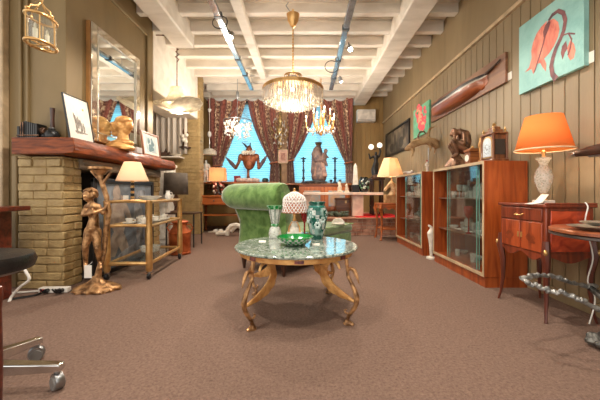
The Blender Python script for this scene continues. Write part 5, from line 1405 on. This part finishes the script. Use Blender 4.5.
def poly(b, pts, x, t=.001):
    c_ = Vector((sum(p[0] for p in pts) / len(pts), sum(p[1] for p in pts) / len(pts)))
    n = len(pts); b.add([(x - t, *p) for p in pts] , [tuple(range(n))])
def art_flower(b, q_, x, Ly, Lz):
    def c(u, v): return q_(510 + u / 4.444, v / 4.444)
    b.mi = 1; poly(b, [c(*p) for p in ((165, 92), (140, 118), (118, 150), (102, 190), (95, 225), (97, 262), (110, 285), (130, 282), (148, 262), (160, 225), (152, 160))], x)
    poly(b, [c(*p) for p in ((168, 95), (195, 82), (215, 98), (221, 130), (213, 165), (196, 205), (172, 240), (150, 262), (128, 282), (146, 215), (158, 150))], x, .0014)
    poly(b, [c(*p) for p in ((98, 255), (85, 300), (66, 322), (96, 306), (104, 330), (116, 300), (126, 270))], x, .0012)
    poly(b, [c(*p) for p in ((130, 270), (146, 300), (160, 318), (162, 285), (148, 250))], x, .0012)
    b.mi = 2; poly(b, [c(*p) for p in ((172, 94), (158, 112), (148, 142), (150, 166), (160, 158), (172, 130), (182, 96))], x, .002)
    ribbon(b, [c(*p) for p in ((165, 120), (150, 190), (132, 250), (108, 322))], .007, x, .0021)
    b.mi = 3; ribbon(b, [c(*p) for p in ((172, 92), (190, 66), (215, 48), (238, 58), (247, 90), (240, 135), (224, 175), (205, 215), (192, 255), (184, 295), (190, 330), (206, 352))], [.012, .016, .016, .017, .018, .018, .018, .019, .02, .021, .022, .025], x, .0024)
    ribbon(b, [c(*p) for p in ((218, 185), (240, 155), (262, 148), (290, 150))], .006, x, .0023)
    b.mi = 1; poly(b, [c(*p) for p in ((268, 178), (285, 195), (292, 225), (284, 258), (268, 268), (258, 250), (255, 215))], x)
    b.mi = 2; poly(b, [c(*p) for p in ((250, 180), (232, 205), (226, 235), (234, 266), (244, 235), (256, 215))], x)
    ribbon(b, [c(*p) for p in ((262, 150), (275, 175), (268, 215), (258, 245))], .006, x, .0023)
wallpic('flower_painting', 'large turquoise painting of a drooping coral flower, upper right wall', 'painting', (519, 584), 2.5, 1.85, 2.09, None, 0, .04, art_flower,
        [mat('turquoise', (160, 208, 200), .6, c2=(136, 188, 182), scale=5, bump=.2), mat('coral', (238, 152, 128), .6, c2=(206, 104, 88), scale=6, stretch=(1, 3, 1)), mat('plum', (150, 90, 88), .6, c2=(110, 66, 70), scale=8), mat('stem_brown', (148, 92, 92), .6, c2=(92, 66, 72), scale=9)])
def art_coral(b, q_, x, Ly, Lz):
    random.seed(21); b.mi = 1
    for i in range(22):
        e_ = (Ly * random.uniform(.18, .72), Lz * random.uniform(.3, .92)); b.mi = 1
        poly(b, [(e_[0] + random.uniform(.03, .07) * math.cos(k * PI / 4), e_[1] + random.uniform(.02, .05) * math.sin(k * PI / 4)) for k in range(8)], x, .0005 + .00005 * i)
    for i in range(26):
        u = i / 25; c_ = (Ly * (.22 + .45 * u + .1 * math.sin(i * 2.2)), Lz * (.95 - .7 * u + .06 * math.cos(i * 1.7))); c_ = (max(.03, min(Ly - .04, Ly * .75 - c_[0] * .45 + .06 * math.sin(i))), c_[1])
        b.mi = 1 + (i % 4 == 3)
        P = [(c_[0] + (.085 + .03 * (k % 2)) * math.cos(k * PI / 4), c_[1] + (.06 - .02 * (k % 2)) * math.sin(k * PI / 4)) for k in range(8)]
        poly(b, P, x, .001 + .0001 * i)
    b.mi = 3; poly(b, [(Ly * .7, Lz * .75), (Ly * .8, Lz * .86), (Ly * .62, Lz * .85)], x, .002)
wallpic('coral_painting', 'small green painting of a coral pink flower spray left of the ship hull', 'painting', (413, 428.5), 2.46, 1.93, 2.09, None, 0, .03, art_coral,
        [mat('seagreen', (120, 190, 154), .6, c2=(84, 158, 122), scale=6), mat('coralpink', (236, 104, 112), .6, c2=(214, 74, 90), scale=10), mat('paleyellow', (236, 180, 140), .6), mat('midgreen', (60, 150, 90), .6)])
def art_dark(b, q_, x, Ly, Lz):
    b.mi = 1
    for c_, rx, rz in (((Ly * .3, Lz * .35), .16, .12), ((Ly * .7, Lz * .3), .14, .1), ((Ly * .2, Lz * .6), .07, .13), ((Ly * .55, Lz * .55), .05, .16)):
        P = [(c_[0] + rx * math.cos(k * PI / 6) * (1 + .15 * (k % 2)), c_[1] + rz * math.sin(k * PI / 6)) for k in range(12)]; poly(b, P, x, .001)
wallpic('dark_painting', 'dark old landscape painting in a black frame at the far end of the right wall', 'painting', (385.5, 409), 2.39, 1.79, 2.1, black, .05, .035, art_dark,
        [mat('oldpaint', (128, 114, 94), .4, c2=(46, 40, 34), scale=3.5, lo=.4, hi=.66), mat('palesmoke', (70, 62, 52), .5, c2=(52, 46, 38), scale=9)])
for pxa, pxb, ya_, yb_, lb in ((587, 594.5, 50, 64, 'white title card beside the turquoise flower painting'), (508, 512, 71, 80, 'white title card at the near end of the ship hull board')):
    A = onwall(pxa, yb_ + .8, WR); C_ = onwall(pxb, ya_, WR)
    solo('title_card', lb, 'card', B().box(-.004, 0, 0, abs(A[0] - C_[0]), 0, C_[1] - A[1]), paper, (WR, min(A[0], C_[0]), A[1]))

# half hull
hh = thing('half_hull_model', 'wooden ship half-hull model mounted on a long board on the right wall', 'model ship', (WR, 0, 0))
hy0, hy1, hz0, hz1 = 3.13, 4.96, 2.05, 2.37
obj('board', B().box(-.03, 0, hy0, hy1, hz0, hz1), wood('board_wood', (150, 104, 74), (106, 66, 46), axis='y', scale=2), hh, bevel=.005)
NS, NV = 40, 12
vs = []; fs = []; mi = []
for i in range(NS + 1):
    s_ = i / NS; y = 4.88 - (4.88 - 3.42) * s_
    zt = 2.24 + .03 * (2 * s_ - 1) ** 2 + .012 * s_; ful = (math.sin(PI * min(1, (s_ * .9 + .08))) ** .45) if s_ < .97 else .35
    ful = max(.06, (1 - (2 * s_ - .95) ** 4)) if abs(2 * s_ - .95) < 1 else .06
    dp = .17 * (.75 + .25 * ful) if s_ < .92 else .17 * (1 - (s_ - .92) * 3.2)
    for j in range(NV + 1):
        v = j / NV
        vs.append((-.03 - .10 * ful * 1.3 * math.cos(v * PI / 2) ** .6, y, zt - dp * math.sin(v * PI / 2) ** 1.2))
b = B()
for i in range(NS):
    for j in range(NV): fs.append((i * (NV + 1) + j, i * (NV + 1) + j + 1, (i + 1) * (NV + 1) + j + 1, (i + 1) * (NV + 1) + j))
b.add(vs, fs); b.m = [1 if (k % NV) < 2 else (2 if (k % NV) == 2 else 0) for k in range(len(fs))]
b.mi = 1; b.add([(-.03, v[1], v[2]) for v in vs[::NV + 1]] + vs[::NV + 1], [(i, i + 1, NS + 1 + i + 1, NS + 1 + i) for i in range(NS)])
obj('hull', b, [wood('hull_wood', (170, 90, 48), (120, 58, 30), axis='y', scale=2), mat('hull_black', (42, 38, 38), .3, coat=.4), mat('hull_line', (196, 186, 172), .4)], hh)
obj('bowsprit', B().tube([(-.05, 3.44, 2.26), (-.05, 3.3, 2.28), (-.045, 3.19, 2.315)], [.018, .014, .006], 8), darkw, hh)

# ------------------------------------------------------------------ commode
cx0, cx1, cy0, cy1, cb, ctp = 1.67, 2.0, 2.07, 2.545, .46, .82
cmd = thing('commode_table', 'small red mahogany chest with inlaid doors, a drawer and slim curved legs', 'chest', (0, 0, 0))
inl = mat('inlay_red', (200, 78, 42), .25, c2=(150, 46, 24), scale=9, stretch=(1, 2, 1), detail=6, distort=1.5, coat=.6)
obj('carcass', B().box(cx0, cx1, cy0, cy1, cb, ctp - .025), mahog, cmd, bevel=.006)
obj('chest_top', B().box(cx0 - .015, cx1 + .015, cy0 - .015, cy1 + .015, ctp - .025, ctp - .004).box(cx0 - .015, cx1 + .015, cy0 - .015, cy0, ctp - .006, ctp + .008), mahog, cmd, bevel=.005)
obj('inlaid_side', B().box(cx0 + .03, cx1 - .03, cy0 - .006, cy0, cb + .03, ctp - .05), inl, cmd, bevel=.003)
d_ = obj('drawer', B().box(cx0 - .01, cx0, cy0 + .025, cy1 - .025, ctp - .125, ctp - .035), mahog, cmd, bevel=.004)
obj('drawer_pull', B().tube([(cx0 - .012, 2.27, ctp - .08), (cx0 - .03, 2.275, ctp - .09), (cx0 - .03, 2.34, ctp - .09), (cx0 - .012, 2.345, ctp - .08)], .005, 6), brass, d_)
for a, c_, s_ in ((cy0 + .025, (cy0 + cy1) / 2 - .004, 1), ((cy0 + cy1) / 2 + .004, cy1 - .025, -1)):
    d_ = obj('door', B().box(cx0 - .01, cx0, a, c_, cb + .015, ctp - .135), wood('door_mahog', (172, 76, 36), (118, 44, 20)), cmd, bevel=.004)
    b = B(); m_ = (a + c_) / 2; zc_ = cb + .11; b.add([(cx0 - .0115, m_ + .05 * math.cos(t), zc_ + .05 * math.sin(t)) for t in (0, PI / 2, PI, 1.5 * PI)], [(0, 1, 2, 3)])
    b.add([(cx0 - .012, m_ + .02 * math.cos(t) - .03 * s_, zc_ - .03 + .012 * math.sin(t)) for t in [k * PI / 4 for k in range(8)]], [tuple(range(8))])
    obj('marquetry', b, mat('marquetry', (142, 62, 32), .3, c2=(110, 46, 24), scale=20), d_)
    obj('key_plate', B().box(cx0 - .014, cx0 - .01, (c_ - .02 if s_ == 1 else a + .005), (c_ - .005 if s_ == 1 else a + .02), cb + .1, cb + .14), brass, d_)
b = B()
ap = [(cy0, cb + .01)] + [(cy0 + (cy1 - cy0) * i / 16, cb - .028 + .022 * math.cos(4 * PI * i / 16)) for i in range(17)] + [(cy1, cb + .01)]
b.prism(ap, lambda a, c_, t: (cx0 + t, a, c_), -.004, .015)
ap = [(cx0, cb + .01)] + [(cx0 + (cx1 - cx0) * i / 16, cb - .028 + .022 * math.cos(2 * PI * i / 16)) for i in range(17)] + [(cx1, cb + .01)]
b.prism(ap, lambda a, c_, t: (a, cy0 + t, c_), -.004, .015)
obj('shaped_apron', b, mahog, cmd)
for sx_, x in ((-1, cx0), (1, cx1)):
    for sy_, y in ((-1, cy0), (1, cy1)):
        lg_ = obj('leg', B().tube([(x + sx_ * .012, y + sy_ * .012, 0), (x + sx_ * .0, y + sy_ * .0, .06), (x - sx_ * .012, y - sy_ * .012, .2), (x - sx_ * .012, y - sy_ * .012, .34), (x + sx_ * .002, y + sy_ * .002, .46), (x - sx_ * .004, y - sy_ * .004, .56)], [.009, .010, .015, .021, .028, .022], 8), wood('leg_mahogany', (98, 42, 24), (66, 26, 16)), cmd)
        obj('brass_mount', B().ell((x + sx_ * .016, y + sy_ * .016, .485), (.014, .014, .022)), brass, lg_)
# orange lamp
ol = thing('table_lamp', 'big table lamp with a bright orange shade and cut-glass urn base on the red chest', 'lamp', (X(543.5, 2.3), 2.3, ctp - .004))
qz = 2.3 / F
def oz(py): return Z(py, 2.3) - ctp + .004
obj('square_foot', B().box(-.05, .05, -.05, .05, 0, .025), clear if False else plaster, ol, bevel=.004)
obj('brass_neck', B().lathe([(.03, .025), (.016, .04), (.014, .06), (.024, .075)], 16), brass, ol)
g_ = cutglass
obj('glass_urn', B().lathe([(.018, .075), (.036, .1), (.056, .16), (.061, .20), (.05, .25), (.027, .29), (.029, .305), (.05, .34), (.053, .35), (.026, .355), (.0, .355)], 30), glass('urn_glass', (216, 212, 196), .4, (230, 224, 208), scale=70, tint2=(250, 246, 236)), ol)
obj('stem', B().rod((0, 0, .35), (0, 0, .52), .008).ell((0, 0, .39), (.016, .016, .02)), brass, ol)
z0_, z1_ = oz(150.5), oz(116.5)
orange = shade('orange_shade', (240, 156, 88), .4)
obj('lamp_shade', B().lathe([(24.2 * qz, z0_), (15.6 * qz, z1_)], 48, close=False), orange, ol, solid=.003)
obj('shade_trim', B().tube([(24.3 * qz * math.cos(2 * PI * i / 48), 24.3 * qz * math.sin(2 * PI * i / 48), z0_ + .003) for i in range(48)], .006, 6, closed=True), mat('cream_trim', (246, 214, 170), .6), ol)
b = B()
for i in range(3): a = 2 * PI * i / 3; b.rod((0, 0, .50), (15.6 * qz * math.cos(a), 15.6 * qz * math.sin(a), z1_ - .004), .003)
obj('shade_carrier', b, brass, ol)
obj('bulb', B().ell((0, 0, .47), (.03, .03, .045)), lamp_mat('bulb_lamp', (255, 214, 150), 5), ol)
bk = solo('open_booklet', 'white folded booklet propped against the orange lamp base', 'booklet', B().add([(-.07, -.045, 0), (.0, -.05, .012), (.07, -.02, .07), (.07, .05, .07), (0, .03, .012), (-.07, .03, 0)], [(0, 1, 4, 5), (1, 2, 3, 4)]), paper, (X(537, 2.2), 2.2, ctp - .003), solid=.003)
cdp = [(1.93, 2.06, ctp + .012), (1.935, 2.045, ctp - .02), (1.915, 2.042, ctp - .1), (1.92, 2.04, ctp - .18), (1.94, 2.04, .58), (1.96, 2.035, .45), (1.92, 2.03, .3), (1.97, 2.03, .18), (1.93, 2.03, .01)]
solo('lamp_cord', 'white lamp cord hanging over the inlaid side of the red chest', 'cord', B().tube(sm(cdp), .0045, 6), white)

# ------------------------------------------------------------------ round table, right edge
rt = thing('round_table', 'round brown side table with a gnarled silvery branch base at the right edge', 'table', (1.80, 1.69, 0))
rz_ = .69
obj('table_top', B().lathe([(0, rz_ - .03), (.31, rz_ - .03), (.33, rz_ - .02), (.33, rz_ - .006), (.32, rz_), (0, rz_)], 56), wood('round_wood', (160, 92, 56), (116, 58, 34), axis='x', scale=2), rt)
obj('metal_rim', B().lathe([(.31, rz_ - .045), (.328, rz_ - .04), (.33, rz_ - .028), (.30, rz_ - .03)], 56), steel, rt)
def gnarl(pts, r, seed):
    random.seed(seed); P = []; R = []
    for i in range(len(pts) - 1):
        a, c_ = Vector(pts[i]), Vector(pts[i + 1])
        for k in range(6):
            t = k / 6; P.append(a.lerp(c_, t) + Vector([random.uniform(-.007, .007) for _ in range(3)])); R.append(r * (1 + .3 * math.sin(k * 2.2 + i) + random.uniform(-.15, .2)))
    P.append(Vector(pts[-1])); R.append(r * .8)
    return P, R
tx, ty = 1.80, 1.69
def rl(v): return (v[0] - tx, v[1] - ty, v[2])
tip = at(522, 279, 1.7)
b = B()
for pts, sd_ in (([tip, at(535, 275, 1.74), at(552, 276, 1.78), at(568, 282, 1.82), at(585, 287, 1.86), (1.84, 1.88, .31)], 1), ([tip, at(530, 284, 1.66), at(548, 291, 1.62), at(565, 294, 1.58), at(585, 302, 1.55), (1.68, 1.52, .24), (1.80, 1.55, .22)], 2)):
    P, R = gnarl([rl(p) for p in pts], .0115, sd_); b.tube(P, R, 8)
    random.seed(sd_)
    for k in range(9):
        i = random.randrange(3, len(P) - 3); b.ell(P[i] + Vector((random.uniform(-.01, .01), 0, 0.005)), .014, u=8, v=6)
obj('branch_stretcher', b, pewter, rt)
b = B(); random.seed(6)
for i in range(46):
    a = random.uniform(0, 2 * PI); r = random.uniform(.03, .15); b.ell((r * math.cos(a) + .0, r * math.sin(a) * .9 - .02, .026 + .14 * (1 - r / .18) * random.random()), (.042, .028, .026), Matrix.Rotation(a, 4, 'Z'), 8, 6)
b.chain([(0, 0, .05), (-.0, .0, .2), (.02, .0, .4), (0, 0, rz_ - .04)], [.07, .04, .035, .05])
b.chain([(0, 0, .22), (-.02, .18, .31)], [.03, .02]); b.chain([(0, 0, .2), (-.06, -.15, .22)], [.03, .02])
obj('root_base', b, mat('root_metal', (120, 118, 112), .4, .7, c2=(44, 44, 44), scale=14, bump=.5), rt, remesh=.011)
def tray(px, py, Y, rx, ry, lb, s_=0):
    b = B().lathe([(.5, 0), (.62, .006), (.95, .02), (1.0, .024), (.94, .024), (.6, .01), (0, .008)], 40, fn=lambda a, z: 1 + (.03 * math.cos(16 * a) if z > .015 else 0))
    b.v = [(x * rx, y * ry, z) for x, y, z in b.v]
    return solo('silver_plate', lb, 'plate', b, mat('silver', (206, 200, 190), .3, .8, c2=(160, 150, 136), scale=10), (X(px, Y), Y, rz_ + s_))
tray(600, 0, 1.66, .15, .13, 'large silver plate on the near part of the round table top')
tray(600, 0, 1.87, .11, .08, 'smaller silver plate behind the large one on the round table')
tray(602, 0, 1.65, .10, .08, 'small silver plate stacked in the large silver plate', .025)
da = thing('carved_wooden_arm', 'dark tapering wooden arm with a silvery tip jutting in at the right edge', 'wall bracket', (2.0, 1.95, Z(152.5, 2.1)))
obj('arm', B().tube([(-.08, .17, -.008), (-.06, .1, .002), (-.02, -.02, .012), (.04, -.2, .018), (.1, -.4, .02)], [.02, .032, .042, .045, .046], 12, flat=.8), darkw, da)
obj('tip', B().tube([(-.088, .195, -.012), (-.08, .17, -.008)], [.008, .021], 10).tube([(-.055, .1, -.03), (-.02, -.02, -.03), (.04, -.2, -.02)], [.01, .014, .014], 8), steel, da)
obj('wall_plate', B().box(.1, .125, -.46, -.3, -.06, .1), darkw, da)
# ------------------------------------------------------------------ near left
rd = wood('red_desk_wood', (110, 44, 26), (70, 24, 14), axis='x')
nd = thing('pedestal_desk', 'dark red wooden desk whose corner shows at the left edge beside the brick fireplace', 'desk', (0, 0, 0))
ex = X(31, 2.62)
obj('desk_top', B().box(-3.5, ex, 1.95, 2.62, .745, .785), rd, nd, bevel=.006)
obj('pedestal', B().box(-3.0, X(12, 2.58), 2.1, 2.58, 0, .745), rd, nd, bevel=.004)
b = B()
for z in (.06, .28, .5): b.box(-2.97, X(12, 2.58) - .04, 2.088, 2.1, z, z + .19)
obj('drawer_front', b, rd, nd, bevel=.004)
oc = thing('office_chair', 'black leather swivel chair on a chrome star base with casters, at the left edge', 'chair', (-1.53, 1.33, 0))
b = B()
b.lathe([(.0, .50), (.17, .50), (.215, .52), (.226, .555), (.215, .59), (.15, .605), (0, .60)], 36)
seat = obj('seat', b, leather, oc)
seat.location = (-.085, .15, -.005)
obj('gas_column', B().cyl((0, 0, .12), .028, .40, 14).cyl((0, 0, .46), .08, .05, 16), black, oc)
obj('hub', B().cyl((0, 0, .07), .055, .08, 18), chrome, oc)
obj('backrest', B().box(-.22, .22, -.3, -.24, .72, 1.1), leather, oc, bevel=.03)
obj('back_bar', B().tube([(0, 0, .5), (0, -.2, .5), (0, -.29, .6), (0, -.28, .8)], .018, 8), chrome, oc)
ends = [(-1.13 + 1.53, 1.375 - 1.33), (-1.435 + 1.53, 1.61 - 1.33)]
for a in (145, 217, 289): ends.append((.38 * math.cos(math.radians(a)), .38 * math.sin(math.radians(a))))
for (x, y) in ends:
    d = Vector((x, y, 0)); L_ = d.length; u = d / L_; n_ = Vector((-u.y, u.x, 0))
    b = B(); vs = []
    for (t, w, zt, zb_) in ((.04, .03, .145, .085), (L_ + .02, .02, .118, .085)):
        for sgn, z in ((-1, zb_), (1, zb_), (1, zt), (-1, zt)): vs.append(u * t + n_ * sgn * w + Vector((0, 0, z)))
    b.add(vs, [(0, 1, 2, 3), (4, 7, 6, 5), (0, 4, 5, 1), (1, 5, 6, 2), (2, 6, 7, 3), (3, 7, 4, 0)])
    lg_ = obj('star_leg', b, chrome, oc, bevel=.005)
    R = Matrix.Rotation(math.atan2(u.y, u.x) + .9, 4, 'Z')
    c_ = Vector((x, y, 0))
    obj('caster', B().lathe([(0, -.022), (.027, -.022), (.031, -.016), (.031, .016), (.027, .022), (0, .022)], 18, c_ + Vector((0, 0, .031)), R @ Matrix.Rotation(PI / 2, 4, 'Y')), mat('caster_grey', (120, 116, 112), .4), lg_)
    obj('caster_hood', B().lathe([(.034, -.016), (.036, -.012), (.036, .012), (.034, .016)], 18, c_ + Vector((0, 0, .04)), R @ Matrix.Rotation(PI / 2, 4, 'Y')).rod(c_ + Vector((0, 0, .05)), c_ + Vector((0, 0, .09)), .012), steel, lg_)
wp = thing('small_stand', 'dark wooden post of a small stand cut by the left edge', 'stand', (-1.045, .78, 0))
obj('tabletop', B().box(-.2, .105, -.2, .12, .60, .625), rd, wp, bevel=.004)
for (x, y) in ((.118, .118), (-.17, .118), (.1, -.17), (-.17, -.17)):
    obj('leg', B().lathe([(.012, 0), (.018, .02), (.016, .1), (.02, .4), (.017, .55), (.02, .59), (.018, .615), (.0, .63)], 12, (x, y, 0)), rd, wp)
# power strip and cables
ps = thing('power_strip', 'white power strip with a red switch on the floor by the brick pillar', 'power strip', (X(54, 2.69), 2.70, 0), .05)
obj('casing', B().box(-.125, .125, -.028, .028, 0.004, .05), white, ps, bevel=.006)
obj('switch', B().box(-.105, -.07, -.032, -.026, .014, .04), mat('red_switch', (200, 40, 50), .4), ps)
for x in (-.04, .06, .085): obj('plug', B().cyl((0, 0, 0), .018, .035, 12).tube([(0, 0, .03), (0, 0, .055), (-.01, .03, .07)], .007, 6), black, ps, loc=(x, -.028, .03), rot=(PI / 2, 0, 0))
def cable(label, m, pts, r):
    solo('power_cable', label, 'cable', B().tube(sm(pts), r, 7), m)
cable('white power cable looping down beside the swivel chair', white, [at(22, 262, 2.52), at(25, 270, 2.5), at(29, 277, 2.5), at(28, 281, 2.5), at(20, 287, 2.5), at(12, 296, 2.5), at(9, 302, 2.48)], .011)
cable('second white cable lying on the floor left of the power strip', white, [(X(2, 2.66), 2.62, .009), (X(10, 2.66), 2.66, .009), (X(20, 2.66), 2.68, .009), (X(30, 2.68), 2.7, .009), (X(39, 2.7), 2.7, .014)], .008)
cable('black cable running from the power strip to the left', black, [(X(44, 2.67), 2.66, .02), (X(35, 2.6), 2.6, .01), (X(22, 2.55), 2.55, .009), (X(8, 2.5), 2.5, .009)], .009)
cable('thin dark cable between the power strip and the bronze figure base', black, [(X(64, 2.7), 2.72, .02), (X(70, 2.72), 2.72, .012), (X(76, 2.76), 2.74, .006)], .006)

# ------------------------------------------------------------------ light
wd = bpy.data.worlds.new('World'); SC.world = wd; wd.use_nodes = True
bg = wd.node_tree.nodes['Background']; bg.inputs['Strength'].default_value = 1.0
_n = wd.node_tree.nodes; _l = wd.node_tree.links
_tc = _n.new('ShaderNodeTexCoord'); _sp = _n.new('ShaderNodeSeparateXYZ'); _l.new(_tc.outputs['Generated'], _sp.inputs[0])
_rp = _n.new('ShaderNodeValToRGB'); _l.new(_sp.outputs['Y'], _rp.inputs['Fac']); _l.new(_rp.outputs['Color'], bg.inputs['Color'])
_rp.color_ramp.elements[0].position = .0; _rp.color_ramp.elements[0].color = (.84, .80, .74, 1)     # warm fill added through the open, unbuilt side behind the viewer
_rp.color_ramp.elements[1].position = .25; _rp.color_ramp.elements[1].color = (.10, .30, .42, 1)     # bluish sky beyond the windows
for W in (W1, W2):
    light('window_daylight', 'AREA', ((W[0] + W[1]) / 2, WB + .6, 2.1), 21, (.32, .80, 1.0), rot=(-PI / 2, 0, 0), sx=W[1] - W[0] + .3, sy=2.2)
warm = (1, .88, .74)
def pt(n, p, e, s=.06, c=warm): return light(n, 'POINT', p, e, c, s)
pt('chandelier_light', (X(293, 3.9), 3.9, 2.46), 9, .12)
pt('chandelier_core_light', (X(293, 3.9), 3.9, 2.08), 6, .1)
pt('basket_light', (X(237.5, 6.5), 5.7, 2.4), 30, .08)
pt('arm_light', (X(321, 6.5), 5.7, 2.45), 34, .08)
pt('petal_light', (X(177, 4.78), 4.78, zz - .47), 10, .05)
pt('petal_inner_light', (X(177, 4.78), 4.78, zz - .14), 1.6, .04)
pt('orange_lamp_light', (X(543.5, 2.3), 2.3, ctp + .47), 5, .04, (1, .82, .6))
pt('desk_lamp_light', (X(218, 6.95), 6.95, dz + .46), 6, .03)
pt('horse_lamp_light', (X(391.5, 5.7) + .0, 5.78, shh + .66), 4, .03)
pt('cart_lamp_light', (p_cart.x, p_cart.y, p_cart.z + .33) if 'p_cart' in globals() else (X(132.5, 3.3), 3.3, 1.13), 2.5, .03)
for x, y, tx_, ty_ in ((-1.08, 2.4, -1.9, 2.9), (.57, 2.2, 1.6, 2.9), (-1.07, 1.3, -.6, 2.2), (.57, 1.2, .9, 1.6)):  # extra spots added out of view along the near tracks, lighting the foreground
    l = light('unseen_fill_spot', 'SPOT', (x, y, 3.1), 60, (1, .9, .78), .05, spot=1.7); aim(l, (tx_, ty_, 0))
# ------------------------------------------------------------------ camera
cd = bpy.data.cameras.new('Camera'); cam = bpy.data.objects.new('Camera', cd); COL.objects.link(cam)
cam.location = (0, 0, H); cam.rotation_euler = (PI / 2, 0, 0)
cd.lens = 18; cd.sensor_width = 36; cd.sensor_fit = 'HORIZONTAL'
cd.shift_x = -(CX - 300) / 600; cd.shift_y = -(200 - CY) / 600
cd.clip_start = .05
SC.camera = cam
vs_ = SC.view_settings
vs_.view_transform = 'Standard'; vs_.look = 'None'; vs_.gamma = 1; vs_.use_curve_mapping = False; vs_.exposure = 1.2
SC.cycles.use_denoising = True
SC.cycles.max_bounces = 10; SC.cycles.transparent_max_bounces = 24; SC.cycles.diffuse_bounces = 5
SC.cycles.sample_clamp_indirect = 6
